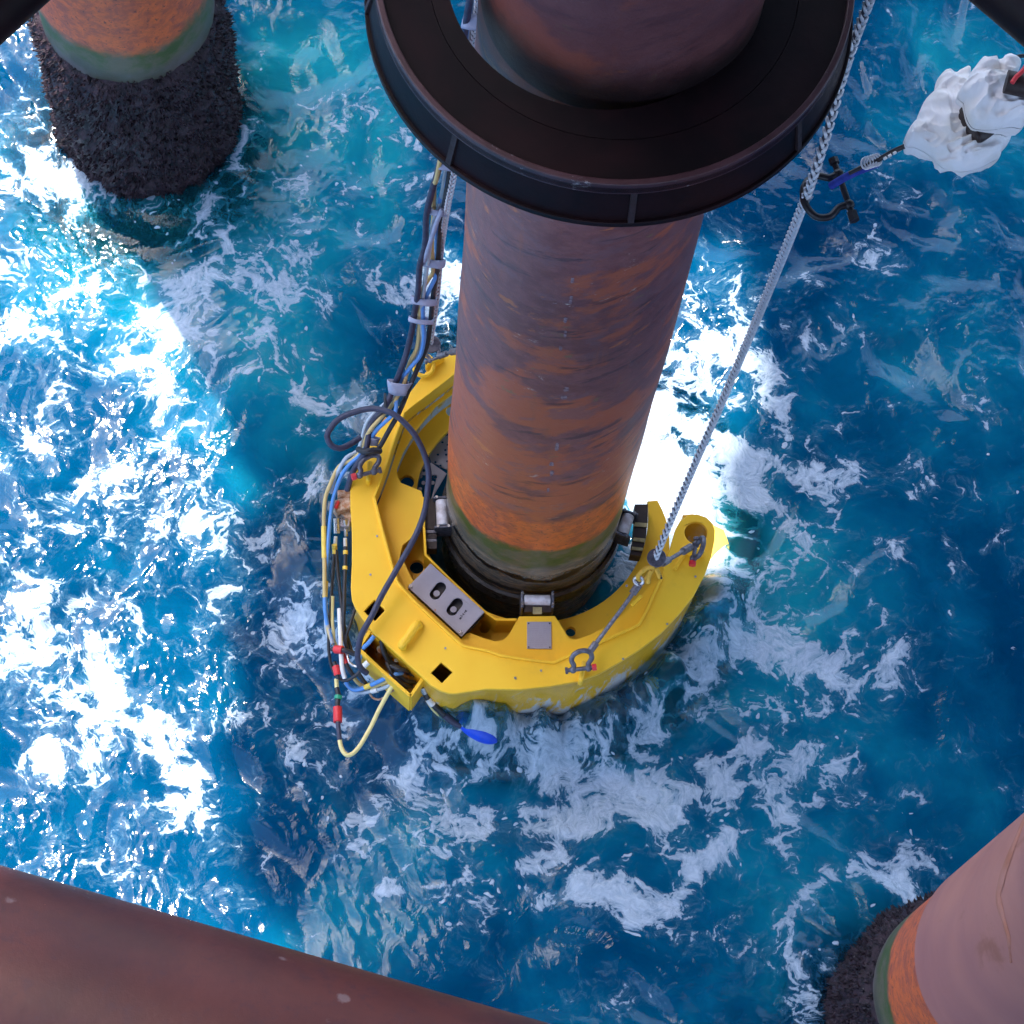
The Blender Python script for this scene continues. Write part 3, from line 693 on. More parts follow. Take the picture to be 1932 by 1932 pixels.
inner_px = [(1248, 1088), (1229, 1128), (1220, 1150), (1204, 1179), (1147, 1205), (1044, 1250), (1002, 1245), (943, 1236), (918, 1227), (873, 1218), (847, 1195), (786, 1138), (751, 1099), (742, 1073), (725, 1010), (707, 939),
            (716, 916), (730, 878), (747, 824), (763, 780), (785, 762), (810, 744), (864, 702), (890, 680)]
hole = lambda x, y, r, z, n=20: [tuple(PX(x, y, z).xy + Vector((r * math.cos(2 * math.pi * k / n), r * math.sin(2 * math.pi * k / n)))) for k in range(n)]
sq = lambda pts, f, z: XY(pts, z, f)
top_loop = XY(outer_px + inner_px, ZT)
holes = [sq([(755, 1540), (885, 1665), (760, 1800), (625, 1680)], ZE, ZT), sq([(1560, 555), (1700, 675), (1570, 808), (1435, 685)], ZF, ZT), hole(1313, 1005, .064, ZT)]
MB().prism([top_loop] + holes, ZT - .03, ZT).build('top_plate', M['yellow'], tool, .5, bevel=.005)
# outer wall of the frame, set just inside the edge of the top plate
cen = Vector((PILE.x, PILE.y))
def inset(l, d):
    out = []
    for p in l:
        q = Vector(p) - cen; out.append(tuple(cen + q * (1 - d / q.length)))
    return out
ow = XY(outer_px[:39], ZT)
def ribbon(pts, th, z0, z1):
    """A bent wall strip following an open plan path."""
    m = MB(); P = [Vector((*p, 0)) for p in pts]; n = len(P); v = []; f = []
    for i, p in enumerate(P):
        t = (P[min(i + 1, n - 1)] - P[max(i - 1, 0)]).normalized(); s_ = Vector((-t.y, t.x, 0)) * th / 2
        for q, z in ((p - s_, z0), (p + s_, z0), (p + s_, z1), (p - s_, z1)): v.append((q.x, q.y, z))
    for i in range(n - 1):
        for k in range(4):
            f.append((i * 4 + k, i * 4 + (k + 1) % 4, (i + 1) * 4 + (k + 1) % 4, (i + 1) * 4 + k))
    f += [(3, 2, 1, 0), tuple((n - 1) * 4 + k for k in range(4))]
    return m.add(v, f)
ribbon(inset(ow, .022), .016, -.6, ZT - .032).build('outer_wall', M['wall'], tool, .5)
iw = XY(inner_px, ZT)
ribbon(inset(iw, -.004), .014, ZM_ + .002, ZT + .016).build('inner_rib', M['yellow'], tool, .5, bevel=.003)
# mid plate with rounded cut-outs, inside the rib
mid_out = inset(XY(inner_px, ZT), .012)
mid_in_px = [ZD(1770, 640), ZD(1500, 840), ZD(1260, 1130), ZD(1100, 1400), ZD(1025, 1600), ZD(1030, 1690), ZD(1070, 1770), ZE(1320, 230), ZE(1335, 290), ZE(1330, 340), ZE(1345, 620), ZE(1290, 740),
             ZE(1170, 820), ZE(1095, 880), ZE(1078, 950), ZE(1090, 1040), ZE(1130, 1130), ZE(1210, 1290), ZB(1300, 780), ZB(1360, 745), ZB(1480, 790), ZB(1570, 815), ZB(1640, 805), ZB(1690, 750), ZB(1745, 645),
             ZC(155, 1098), ZC(440, 1095), ZC(480, 1150), ZC(530, 1240), ZC(560, 1275), ZC(610, 1285), ZC(700, 1255), ZC(840, 1190), ZC(980, 1090), ZC(1080, 990), ZC(1180, 880), ZC(1250, 790), ZC(1310, 700)]
mid_in = XY(mid_in_px, ZM_)
MB().prism([mid_out + mid_in], ZM_ - .022, ZM_).build('mid_plate', M['yellow'], tool, .5, bevel=.003)
# low flange: a C of steel round the pile, bolt holes through it
fc = Vector((PILE.x + .015, PILE.y)); Ri = .655
a_s, a_e = R_(-247), R_(7)
fi = lambda a: float(np.interp(math.degrees(a), [-247, -200, -165, 10], [.705, .70, .655, .655]))
fo_ = lambda a: float(np.interp(math.degrees(a), [-247, -190, -160, -40, -5, 10], [.822, .822, .87, .87, .77, .70]))
lo_in = [(fc.x + fi(a) * math.cos(a), fc.y + fi(a) * math.sin(a)) for a in np.linspace(a_s, a_e, 60)]
lo_out = [(fc.x + fo_(a) * math.cos(a), fc.y + fo_(a) * math.sin(a)) for a in np.linspace(a_e, a_s, 60)]
hs = [hole(*ZD(1700, 900), .040, ZL_), hole(*ZD(1150, 1760), .040, ZL_), hole(*ZE(1265, 1145), .040, ZL_), hole(*ZB(1485, 712), .028, ZL_), hole(*ZC(570, 1220), .028, ZL_)]
MB().prism([lo_in + lo_out] + hs, ZL_ - .04, ZL_).build('low_flange', M['yellow'], tool, .5, bevel=.004)
# inner wall under the mid plate edge
iwall = XY([ZE(1345, 300), ZE(1352, 640), ZE(1372, 1000), ZB(1190, 300), ZB(1480, 570), ZB(1580, 640), ZB(1745, 640)], ZM_ + .01)
ribbon(iwall, .014, ZL_ - .15, ZM_ + .012).build('inner_wall', M['yellow'], tool, .3, bevel=.003)
# submerged lower plates
lp = XY([ZM(0, 1560), ZM(200, 1540), ZM(560, 1420), ZM(700, 1340), ZM(930, 1215), ZM(1090, 1130), ZM(1200, 1050), ZM(1390, 820), ZM(1640, 480), (1340, 1135), (1362, 1100), (1374, 1065), (1376, 1030), (1366, 1000), (1345, 990), (1335, 1010), (1250, 1100), (1100, 1200), (900, 1240), (700, 1140), (610, 1190), (640, 1260), (700, 1290), (835, 1340), (880, 1350)], -.20)
MB().prism([lp], -.24, -.20).build('lower_plate', M['yellow'], tool, .5)
MB().prism([XY([ZM(640, 1330), ZM(960, 1180), ZM(1110, 1130), ZM(1290, 1190), ZM(1270, 1350), ZM(1120, 1530), ZM(940, 1620), ZM(700, 1600)], -.26)], -.50, -.26).build('ballast_block', M['brick'], tool, .3, bevel=.02)
MB().prism([XY([ZM(1120, 1140), ZM(1280, 1180), ZM(1290, 1290), ZM(1200, 1420), ZM(1160, 1300)], -.25)], -.29, -.25).build('corner_plate', M['yellow'], tool, .3)
ribbon(XY([ZM(0, 1590), ZM(200, 1570), ZM(560, 1450), ZM(700, 1370), ZM(930, 1245), ZM(1090, 1160), ZM(1200, 1080), ZM(1390, 850), ZM(1640, 510)], -.20), .02, -.27, -.19).build('rubber_strip', M['black'], tool, .3)
ribbon(inset([(PILE.x + 1.02 * math.cos(a), PILE.y + 1.02 * math.sin(a)) for a in np.linspace(R_(-215), R_(-12), 50)], 0), .03, -.8, ZL_ - .05).build('lower_shell', M['deep_orange'], tool, .5)
# weld-bright ledge plates and gusset on the right arm
for p, q in ((ZG(1030, 1200), ZG(880, 1440)), (ZC(1140, 935), ZC(1060, 1010))):
    a_, b_ = PX(*p, ZT + .003), PX(*q, ZT + .003); ribbon([tuple(a_.xy), tuple(b_.xy)], .02, ZT - .02, ZT + .012).build('weld_strip', M['yellow'], tool, .3, bevel=.003)
# small bolts on the top plate
for x, y in [ZE(785, 775), ZE(705, 1240), ZF(1610, 390), ZB(1730, 1110), ZC(125, 1597), ZC(330, 1535), ZC(990, 1440), ZC(1345, 1160), ZC(1573, 778), ZC(1020, 850)][:10]:
    p = PX(x, y, ZT); MB().cyl(p - Vector((0, 0, .01)), p + Vector((0, 0, .005)), .006, 10).build('bolt_head', M['plate'], tool, .5)
# grab handle on the top plate
hp = path([ZF(1290, 110) + (ZT + .0,), ZF(1275, 100) + (ZT + .045,), ZF(1230, 150) + (ZT + .055,), ZF(1130, 290) + (ZT + .055,), ZF(1085, 345) + (ZT + .05,), ZF(1100, 370) + (ZT + .0,)])
MB().tube(spline(hp, .02), .024, 14).build('grab_handle', M['yellow'], tool, .8)
# pad eyes
for x, y, a in [(*ZC(660, 1555), 80), (*ZC(1560, 580), -10), (*ZD(690, 1660), 85), (*ZL(560, 1650), 30)]:
    p = PX(x, y, ZT + .03); mm = Matrix.Rotation(R_(a), 3, 'Z'); MB().box(p, (.12, .026, .10), mm).build('pad_eye', M['yellow'], tool, .3, bevel=.01)
rg = spline([PX(*ZL(380, 1700), ZT + .05) + Vector((.055 * math.cos(a), .055 * math.sin(a) , .02 * math.sin(a))) for a in np.linspace(0, 2 * math.pi, 14)], .01)
MB().tube(rg, .013, 10, cap=False).build('lifting_eye', M['yellow'], tool, .8)

# grey slotted cover plate
def quadpt(c4, u, v, z):
    a = Vector(c4[0]).lerp(Vector(c4[1]), u); b = Vector(c4[3]).lerp(Vector(c4[2]), u); q = a.lerp(b, v); return PX(q.x, q.y, z)
cz = ZM_ + .05
c4 = [ZB(1050, 187), ZB(1485, 578), ZB(1300, 778), ZB(868, 378)]
cpl = XY(c4, cz); slots = []; disc = []
ax = (Vector(cpl[1]) - Vector(cpl[0])).normalized(); ay = (Vector(cpl[3]) - Vector(cpl[0])).normalized()
for f in [(1110, 408), (1246, 537)]:
    p = PX(*ZB(*f), cz); dv = (PX(*ZB(f[0] + 40, f[1] - 52), cz) - p).xy.normalized(); nv_ = Vector((-dv.y, dv.x)); L_, rr_ = .026, .030; l = []
    for s_, k0 in ((1, -90), (-1, 90)):
        for k in range(9):
            a = R_(k0 + k * 22.5); l.append(tuple(p.xy + dv * (s_ * L_) + dv * (math.cos(a) * rr_) + nv_ * (math.sin(a) * rr_)))
    slots.append(l); disc.append(p.xy - dv * .012)
plate = MB().prism([cpl] + slots, cz - .012, cz).build('cover_plate', M['plate'], tool, .3, bevel=.002)
bx = MB().prism([inset(XY(c4, cz), 0)], cz - .09, cz - .05).build('junction_tray', M['black'], tool, .3)
for d_ in disc:
    MB().cyl((d_.x, d_.y, cz - .05), (d_.x, d_.y, cz - .018), .018, 20).build('sensor_button', M['plate'], plate, .5)
for f in [(890, 372), (1292, 742)]:
    p = PX(*ZB(*f), cz); MB().cyl(p, p + Vector((0, 0, .012)), .010, 8).build('plate_screw', M['chrome'], plate, .5)
p = PX(*ZB(1090, 564), cz); MB().cyl(p - Vector((0, 0, .002)), p + Vector((0, 0, .001)), .006, 10).build('plug', M['rust'], plate, .5)
# faint stencilled marks beside the lower slot: three short dark figures
mkb = MB()
for i, (x, y, w_, h_) in enumerate([(1292, 630, .014, .009), (1300, 612, .003, .016), (1312, 602, .010, .003), (1316, 596, .003, .014), (1328, 578, .012, .004), (1336, 570, .006, .012)]):
    p = PX(*ZB(x, y), cz + .0015); mkb.box(p, (w_, h_, .002), Matrix.Rotation(math.atan2(ay.y, ay.x), 3, 'Z'))
mkb.build('stencil_mark', M['ink'], plate, 0)
# nameplate
npx = [ZC(217, 1142), ZC(412, 1142), ZC(415, 1360), ZC(217, 1358)]
nl = XY(npx, ZM_ + .004)
npm = NT('engraved_nameplate'); ln = npm.step(npm.math('SINE', npm.math('MULTIPLY', npm.sep()[1], 620)), .2, .6)
rw = npm.step(npm.noise(90, 2, v=npm.map((1, .2, 1))), .45, .5)
npm.set(npm.mix(npm.math('MULTIPLY', npm.math('MULTIPLY', ln, rw), .25), (.38, .36, .43), (.22, .21, .26)), .4, .3)
npl = MB().prism([nl], ZM_ - .001, ZM_ + .007).build('nameplate', npm.m, tool, .3, bevel=.001)
for u, v in ((.07, .06), (.93, .06), (.93, .94), (.07, .94)):
    p = quadpt(npx, u, v, ZM_ + .007); MB().cyl(p, p + Vector((0, 0, .003)), .0045, 8).build('rivet', M['blackm'], npl, .5)

# rollers on brackets, and the slotted spring racks behind them
def roller(c, along, ln, r, zc, lab=None):
    d = Vector((math.cos(along), math.sin(along), 0)); s = Vector((-d.y, d.x, 0)); root = MB().tube([c - d * ln / 2, c + d * ln / 2], r, 24).build('roller', M['roller'], tool, .6, bevel=.004)
    for k in (-1, 1):
        q = c + d * (ln / 2 + .012) * k
        MB().box(q - Vector((0, 0, .05)), (.014, .10, .16), Matrix.Rotation(along, 3, 'Z')).build('roller_bracket', M['galv'], root, .3, bevel=.004)
        for b_ in (-.03, .03):
            MB().cyl(q + s * b_ + Vector((0, 0, .02)), q + s * b_ + Vector((0, 0, .042)), .008, 8).build('bracket_bolt', M['chrome'], root, .5)
    return root
rc = PX(*ZC(300, 970), ZM_ + .0); roller(rc, 0, .145, .032, 0)
rc2 = PX(*ZC(295, 870), .16); roller(rc2, 0, .125, .03, 0)
rc = PX(*ZE(1575, 500), ZM_ + .0); roller(rc, R_(93), .15, .036, 0)
rc = PX(*ZC(1010, 360), ZL_ + .12); roller(rc, R_(72), .12, .034, 0)
MB().box(PX(*ZC(300, 1052), ZM_ - .04), (.15, .045, .10)).build('roller_mount', M['slat'], tool, .3)
MB().box(PX(*ZC(300, 1052), ZM_ + .013), (.05, .040, .006)).build('mount_pad', M['slaty'], tool, .3)
def rack(quads, f, z):
    for q, mt in quads:
        MB().prism([XY([f(*p) for p in q], z)], z - .10, z + (.006 if mt == 'slaty' else 0)).build('rack_bar', M[mt], tool, .3)
rack([([(1085, 195), (1190, 195), (1188, 345), (1085, 340)], 'slat'), ([(1085, 342), (1186, 350), (1184, 382), (1080, 374)], 'slaty'), ([(1080, 378), (1182, 385), (1175, 470), (1075, 460)], 'slat'),
      ([(1075, 464), (1172, 474), (1166, 502), (1068, 490)], 'slaty'), ([(1066, 494), (1164, 506), (1155, 545), (1062, 535)], 'slat'), ([(1062, 538), (1152, 548), (1148, 572), (1056, 562)], 'slaty'), ([(1055, 566), (1146, 576), (1132, 612), (1045, 600)], 'slat')], ZC, ZL_ + .10)
rack([([(1360, 320), (1490, 320), (1495, 690), (1365, 690)], 'slat'), ([(1365, 700), (1500, 700), (1502, 735), (1367, 735)], 'galv'), ([(1367, 745), (1502, 745), (1505, 800), (1370, 800)], 'slat'),
      ([(1370, 806), (1505, 806), (1505, 838), (1372, 838)], 'galv'), ([(1372, 845), (1506, 845), (1508, 925), (1378, 925)], 'slat')], ZE, ZM_ - .03)
# perforated screen seen between flange and pile
scr = [ZD(1560, 1220), ZD(1735, 1180), ZD(1720, 1560), ZD(1690, 1640), ZD(1440, 1520), ZD(1400, 1400)]
hl = [hole(*ZD(x, y), .008, .12, 10) for x, y in [(1575, 1280), (1640, 1310), (1700, 1345), (1490, 1520), (1550, 1565), (1635, 1510), (1620, 1430), (1520, 1430), (1610, 1375)]]
MB().prism([XY(scr, .12)] + hl, .112, .12).build('perforated_screen', M['plate'], tool, .3)
scr2 = [ZD(1350, 1560), ZD(1440, 1530), ZD(1625, 1660), ZE(1440, 330), ZE(1340, 300), ZE(1275, 240), ZE(1290, 100)]
hl = [hole(*ZD(x, y), .011, .2, 12) for x, y in [(1310, 1690), (1345, 1770), (1305, 1845), (1460, 1770), (1350, 1620), (1420, 1650), (1490, 1700)]]
MB().prism([XY(scr2, .2)] + hl, .19, .2).build('perforated_screen', M['plate'], tool, .3)
# cable box on the lower left edge
bxo = [ZF(700, 175), ZF(1340, 745), ZF(1190, 965), ZF(1060, 850), ZF(780, 600), ZF(560, 390)]
zb2 = .50
boxl = XY(bxo, zb2)
cb = MB()
for i in range(len(boxl)):
    a_, b_ = boxl[i], boxl[(i + 1) % len(boxl)]
    ribbon_ = ribbon([a_, b_], .018, zb2 - .30, zb2 + (.0 if i else -.01)); cb.add(ribbon_.v, ribbon_.f)
cbx = cb.build('cable_box', M['yellow'], tool, .3)
MB().prism([boxl], zb2 - .30, zb2 - .26).build('box_floor', M['deep_orange'], cbx, .3)
for k, (x, y) in enumerate([(790, 400), (800, 430), (1110, 560), (930, 480), (1000, 540), (1160, 640)]):
    p = PX(*ZF(x, y), zb2 - .10); MB().cyl(p - Vector((0, 0, .1)), p + Vector((.01, .0, .02)), .014, 12).build('box_fitting', M['chrome'] if k % 2 == 0 else M['rust'], cbx, .5)
hv = [[(840, 290, .52), (850, 400, .50), (900, 520, .46), (960, 620, .44), (1050, 720, .44), (1150, 790, .42), (1240, 800, .38)],
      [(830, 300, .50), (880, 430, .46), (960, 560, .42), (1080, 640, .42), (1200, 700, .42), (1290, 740, .38)],
      [(900, 560, .46), (960, 680, .46), (1040, 780, .44), (1130, 850, .42), (1200, 850, .38)],
      [(950, 600, .48), (1040, 640, .5), (1110, 650, .48), (1170, 690, .42)]]
for h in hv: MB().tube(spline(path([ZF(a, b) + (c,) for a, b, c in h]), .015), .012, 10).build('box_cable', M['black'], cbx, .8)
# manifold blocks and fittings on the left side
mf = empty('hose_manifold', PX(640, 990, .45), 'rusty brass hose manifold fixed to the left side of the yellow clamp', 'manifold')
for i, (x, y, z, d, mt) in enumerate([(390, 300, .45, (.075, .05, .10), 'rust'), (370, 420, .46, (.10, .07, .10), 'rust'), (330, 470, .44, (.06, .05, .08), 'rust'), (430, 540, .42, (.05, .09, .08), 'rust'), (300, 395, .52, (.05, .022, .02), 'red'), (400, 640, .42, (.05, .06, .08), 'plate')]):
    MB().box(PX(*ZE(x, y), z), d, Matrix.Rotation(.3 * i, 3, 'Z')).build('valve_block', M[mt], mf, .3, bevel=.008)
for x0, y0, x1, y1, r, mt in [(295, 560, 300, 740, .018, 'chrome'), (390, 570, 410, 660, .016, 'chrome'), (405, 690, 410, 770, .010, 'chrome'), (285, 780, 280, 880, .010, 'white'), (400, 800, 402, 900, .010, 'white'),
                             (425, 220, 420, 330, .02, 'chrome'), (270, 880, 275, 950, .015, 'tapey')]:
    MB().cyl(PX(*ZE(x0, y0), .47), PX(*ZE(x1, y1), .44), r, 14).build('hose_coupling', M[mt], mf, .5)

# ------------------------------------------------------------------ shackles, slings, ropes
def shackle(name, c, size, ux, uy, uz, label, cat='shackle', group=None, pin=True, redpin=True, mats=None, th=.14):
    """Bow shackle: ux runs across the pin, uy from pin to bow."""
    mats = mats or ('galv', 'red')
    r = empty(name, c, label, cat, group); s = size; c = Vector(c); ux, uy = Vector(ux).normalized(), Vector(uy).normalized()
    pts = [c - ux * .42 * s - uy * .10 * s, c - ux * .42 * s + uy * .05 * s, c - ux * .40 * s + uy * .25 * s, c - ux * .55 * s + uy * .55 * s, c - ux * .42 * s + uy * .88 * s, c + uy * 1.02 * s, c + ux * .42 * s + uy * .88 * s, c + ux * .55 * s + uy * .55 * s, c + ux * .40 * s + uy * .25 * s, c + ux * .42 * s + uy * .05 * s, c + ux * .42 * s - uy * .10 * s]
    MB().tube(spline(pts, s * .08), th * s, 12).build('bow', M[mats[0]], r, .8)
    for k in (-1, 1): MB().blob(c + ux * .42 * s * k, (th * 1.5 * s, th * 1.5 * s, th * 1.5 * s), 2).build('ear', M[mats[0]], r, .8)
    MB().cyl(c - ux * .72 * s, c + ux * .66 * s, th * .85 * s, 12).build('pin', M[mats[0]], r, .5)
    MB().cyl(c + ux * .62 * s, c + ux * .86 * s, th * 1.5 * s, 6).build('nut', M[mats[1]], r, .3)
    MB().cyl(c - ux * .84 * s, c - ux * .70 * s, th * 1.4 * s, 8).build('pin_head', M[mats[0]], r, .3)
    return r
def braid(name, pts, r, label, zsee, pit):
    """Eight strand plaited rope; strands run four each way round the core."""
    P = spline(pts, .02); L = 0; root = empty(name, P[0], label, 'rope', 'plaited lifting ropes')
    core = MB().tube(P, r * .60, 8).build('core', M['ropecore'], root, .8)
    m = MB(); D = [p for p in spline(pts, .004) if p.z < zsee]; Q = [D[0]]; acc = 0
    for p_, q_ in zip(D, D[1:]):
        acc += (q_ - p_).length
        if acc >= pit: Q.append(q_); acc = 0
    N = len(Q)
    import bmesh
    bm = bmesh.new(); bmesh.ops.create_icosphere(bm, subdivisions=1, radius=1)
    sv = [v.co.copy() for v in bm.verts]; sf = [tuple(v.index for v in f.verts) for f in bm.faces]; bm.free()
    ref = Vector((.0, -1, .35))
    for i, p in enumerate(Q):
        t = (Q[min(i + 1, N - 1)] - Q[max(i - 1, 0)]).normalized(); u = (ref - t * ref.dot(t)).normalized(); w_ = t.cross(u)
        for k, a0 in enumerate((40, -40, 140, -140)):
            a = R_(a0); out = u * math.cos(a) + w_ * math.sin(a); tan = t.cross(out); sg = 1 if k in (0, 3) else -1
            ax = (t * .86 + tan * .50 * sg).normalized(); bx_ = out.cross(ax); c = p + out * r * .52 + t * (pit * .5 if k % 2 else 0)
            m.add([c + ax * v.x * pit * .62 + bx_ * v.y * r * .36 + out * v.z * r * .52 for v in sv], sf)
    m.build('plait', M['rope'], root, 3.2, kind='stuff')
    return root
rp = [PX(1237, 1050, 1.02), PX(1300, 900, 1.66), PX(1395, 680, 2.85), PX(1520, 372, 4.8), PX(1588, 150, 5.32), PX(1602, 105, 5.5), PX(1637, 8, 5.75)]
rp += [rp[-1] + Vector((.02, .0, 2)), rp[-1] + Vector((.02, 0, DZ - 6.2))]
braid('braided_rope', rp, .0225, 'pale braided rope passing in front of the guide ring to the grey disc', 6.8, .043)
lp_ = [PX(812, 645, 1.05), PX(824, 560, 1.5), PX(833, 463, 1.95), PX(845, 385, 2.45), PX(857, 322, 2.75), PX(880, 150, 3.4), PX(901, 10, 3.95)]
lp_ += [lp_[-1] + Vector((.03, .02, 1.5)), lp_[-1] + Vector((.05, .02, DZ - 4.2))]
braid('braided_rope', lp_, .0205, 'pale braided rope running beside the hose bundle left of the pile', 4.4, .034)

def disc_end(x, y, z, r, label, grp='grey rope end discs'):
    p = PX(x, y, z); nrm_ = (Vector((0, 0, CAM_H)) - p).normalized() * .5 + Vector((0, .1, 1)) * .5; nrm_.normalize()
    rt = empty('rope_disc', p, label, 'disc', grp)
    MB().cyl(p - nrm_ * .012, p, r, 40).build('disc_plate', M['galv'], rt, .5, bevel=.003)
    MB().cyl(p - nrm_ * .06, p - nrm_ * .012, r * .55, 24).build('disc_hub', M['wire'], rt, .5)
    return rt
disc_end(*ZG(590, 1250), 1.02, .052, 'grey disc at the foot of the braided rope right of the pile')
disc_end(*ZL(510, 1350), 1.05, .050, 'dark disc at the foot of the braided rope left of the pile')
def sling(pts, f, label, r=.0115):
    P = path([f(a, b) + (c,) for a, b, c in pts]); rt = empty('wire_sling', P[0], label, 'wire sling', 'short wire slings on the clamp')
    MB().tube(spline(P, .03), r, 10).build('wire', M['wire'], rt, .8)
    d = (P[1] - P[0]).normalized(); e = (P[-2] - P[-1]).normalized()
    MB().tube([P[0] - d * .015, P[0] + d * .07], r * 1.9, 12).build('socket', M['wire'], rt, .5)
    MB().tube([P[-1] - e * .015, P[-1] + e * .05], r * 1.7, 12).build('socket', M['wire'], rt, .5); return rt
sling([(1125, 830, .90), (1000, 1010, .86), (730, 1370, .74)], ZC, 'grey wire sling from the front shackle up to the yellow link')
sling([(1525, 545, .78), (1430, 600, .86), (1320, 665, .95)], ZC, 'short wire sling from the grey disc to the shackle in the arm hole')
sling([(980, 1450, 1.00), (800, 1490, .95), (650, 1540, .9)], ZL, 'wire sling running from the pile side to the upper left shackle', .010)
lk = empty('yellow_link', PX(*ZC(1170, 770), .95), 'yellow webbing link and thimble under the grey disc', 'link')
for k, pts in enumerate([[(1240, 700, 1.0), (1180, 710, 1.0), (1115, 765, .97), (1120, 800, .93), (1170, 790, .93), (1215, 720, .98)], [(1235, 705, .98), (1200, 770, .95), (1190, 830, .92)], [(1255, 705, .98), (1290, 790, .95)]]):
    MB().tube(spline(path([ZC(a, b) + (c,) for a, b, c in pts]), .012), .013, 8).build('webbing', M['yweb'], lk, .8)
MB().tube(spline(path([ZC(a, b) + (c,) for a, b, c in [(1080, 800, .93), (1100, 780, .95), (1140, 790, .94), (1150, 825, .92), (1120, 845, .91), (1090, 830, .92), (1080, 800, .93)]]), .01), .011, 8, cap=False).build('thimble', M['chrome'], lk, .8)
for k in range(4):
    p = PX(*ZC(1280 + 6 * k, 740 + 16 * k), .96); MB().blob(p, (.008, .008, .008), 1).build('chain_link', M['blackm'], lk, .8)
V = Vector
shackle('bow_shackle', PX(*ZC(650, 1520), .74), .10, (1, .1, .15), (.05, .8, .5), None, 'grey bow shackle with red nut at the front of the clamp', group='shackles on the yellow clamp')
shackle('bow_shackle', PX(*ZG(1200, 1150), .78), .10, (-.2, -1, .1), (.35, .1, .9), None, 'grey shackle standing in the round hole of the right arm', group='shackles on the yellow clamp')
shackle('bow_shackle', PX(*ZD(660, 1660), .74), .10, (-.9, -.3, .1), (.25, .9, .35), None, 'grey shackle below the dark hose loop on the left arm', group='shackles on the yellow clamp')
shackle('bow_shackle', PX(*ZL(560, 1590), .85), .07, (1, .4, .1), (-.3, .8, .4), None, 'small shackle at the far left of the clamp beside the pile', group='shackles on the yellow clamp', mats=('wire', 'rust'))
# big shackle on the rope, blue sling, cord, wrapped bundle
SZ = 4.8
c = PX(*ZJ(612, 1385), SZ)
ux = (PX(*ZJ(660, 1500), SZ) - PX(*ZJ(570, 1240), SZ)).normalized(); uy = (PX(*ZJ(330, 1480), SZ) - c).normalized()
bs = shackle('bow_shackle', c, .165, ux, uy, None, 'big black bow shackle hooked round the braided rope below the white bundle', mats=('blackm', 'blackm'), th=.09)
bsl = empty('blue_strap', PX(*ZJ(540, 1350), SZ), 'blue webbing strap tied from the black shackle towards the white bundle', 'strap')
MB().tube(spline(path([ZJ(a, b) + (z,) for a, b, z in [(520, 1360, SZ), (600, 1310, SZ + .05), (700, 1260, SZ + .07), (860, 1195, SZ + .09)]]), .03), .016, 10).build('webbing', M['sling'], bsl, .8)
MB().tube(spline(path([ZJ(a, b) + (z,) for a, b, z in [(650, 1270, SZ + .08), (760, 1215, SZ + .10), (870, 1165, SZ + .11)]]), .02), .009, 8).build('lacing', M['black'], bsl, .8)
for k in range(5):
    cp = PX(*ZJ(775 + k * 20, 1195 - 6 * k), SZ + .11); rgp = [cp + V((.018 * math.cos(a), .022 * math.sin(a), .006 * math.sin(a))) for a in np.linspace(0, 2 * math.pi, 12)]
    MB().tube(rgp, .0045, 6, cap=False).build('knot_loop', M['rope'], bsl, .8)
cd = empty('tie_cord', PX(*ZJ(870, 1160), SZ + .1), 'dark tie cord between the blue strap and the white bundle', 'cord')
for o_, m_ in ((0, 'black'), (18, 'black')):
    MB().tube(spline(path([ZJ(a, b + o_) + (z,) for a, b, z in [(860, 1165, SZ + .11), (960, 1105, SZ + .13), (1060, 1060, SZ + .16)]]), .03), .006, 8).build('strand', M[m_], cd, .8)
for k in range(4): MB().tube([PX(*ZJ(905 + 35 * k, 1165 - 20 * k), SZ + .14), PX(*ZJ(925 + 35 * k, 1153 - 20 * k), SZ + .14)], .006, 6).build('white_fleck', M['white'], cd, .5)

def cloth(name, outline, f, z, thick, seed, parent, amp=.02, mat='bag'):
    """Puffed, creased sheet bundle filling a plan outline."""
    P = XY([f(*p) for p in outline], z); c = V((sum(p[0] for p in P) / len(P), sum(p[1] for p in P) / len(P)))
    ring_ = spline([V((*p, 0)) for p in P] + [V((*P[0], 0))], .007)[:-1]; n = len(ring_); K = 90; v = []; f_ = []
    for side_ in (1, -1):
        for i in range(K + 1):
            t = i / K
            for q in ring_:
                xy = V((c.x, c.y)).lerp(q.xy, math.sin(t * math.pi / 2)); hgt = thick * math.sqrt(max(0, 1 - math.sin(t * math.pi / 2) ** 2.6)) if t < 1 else 0
                pp = V((xy.x * 5.5 + seed, xy.y * 5.5, side_ * 3.0))
                wp = noise.noise_vector(pp * .8) * .9
                r1 = 1 - abs(noise.noise(pp * 1.3 + wp)) * 2.2; r2 = 1 - abs(noise.noise(V((pp.x * 2.0 + pp.y, pp.y * 4.0 - pp.x, pp.z)) + wp * 1.5)) * 2.6; r3 = 1 - abs(noise.noise(V((pp.x * 7, pp.y * 3.5 + pp.x * 2, pp.z)) + wp * 2.5)) * 3
                ed = min(1, (1 - t) * 5 + .05)
                v.append((xy.x, xy.y, z + side_ * (hgt + (amp * 1.6 * r1 + amp * .85 * max(r2, -.6) + amp * .14 * max(r3, -.5) + amp * 1.0 * noise.noise(pp)) * ed)))
        b0 = 0 if side_ == 1 else (K + 1) * n
        for i in range(K):
            for k in range(n):
                a, b = b0 + i * n + k, b0 + i * n + (k + 1) % n; f_.append((a, a + n, b + n, b) if side_ == 1 else (a, b, b + n, a + n))
    return MB().add(v, f_).build(name, M[mat], parent, 1.0)
wb = empty('wrapped_bundle', PX(*ZH(900, 1000), 5.0), 'crumpled white sheeting bundle hanging at the right edge above the sea', 'bundle')
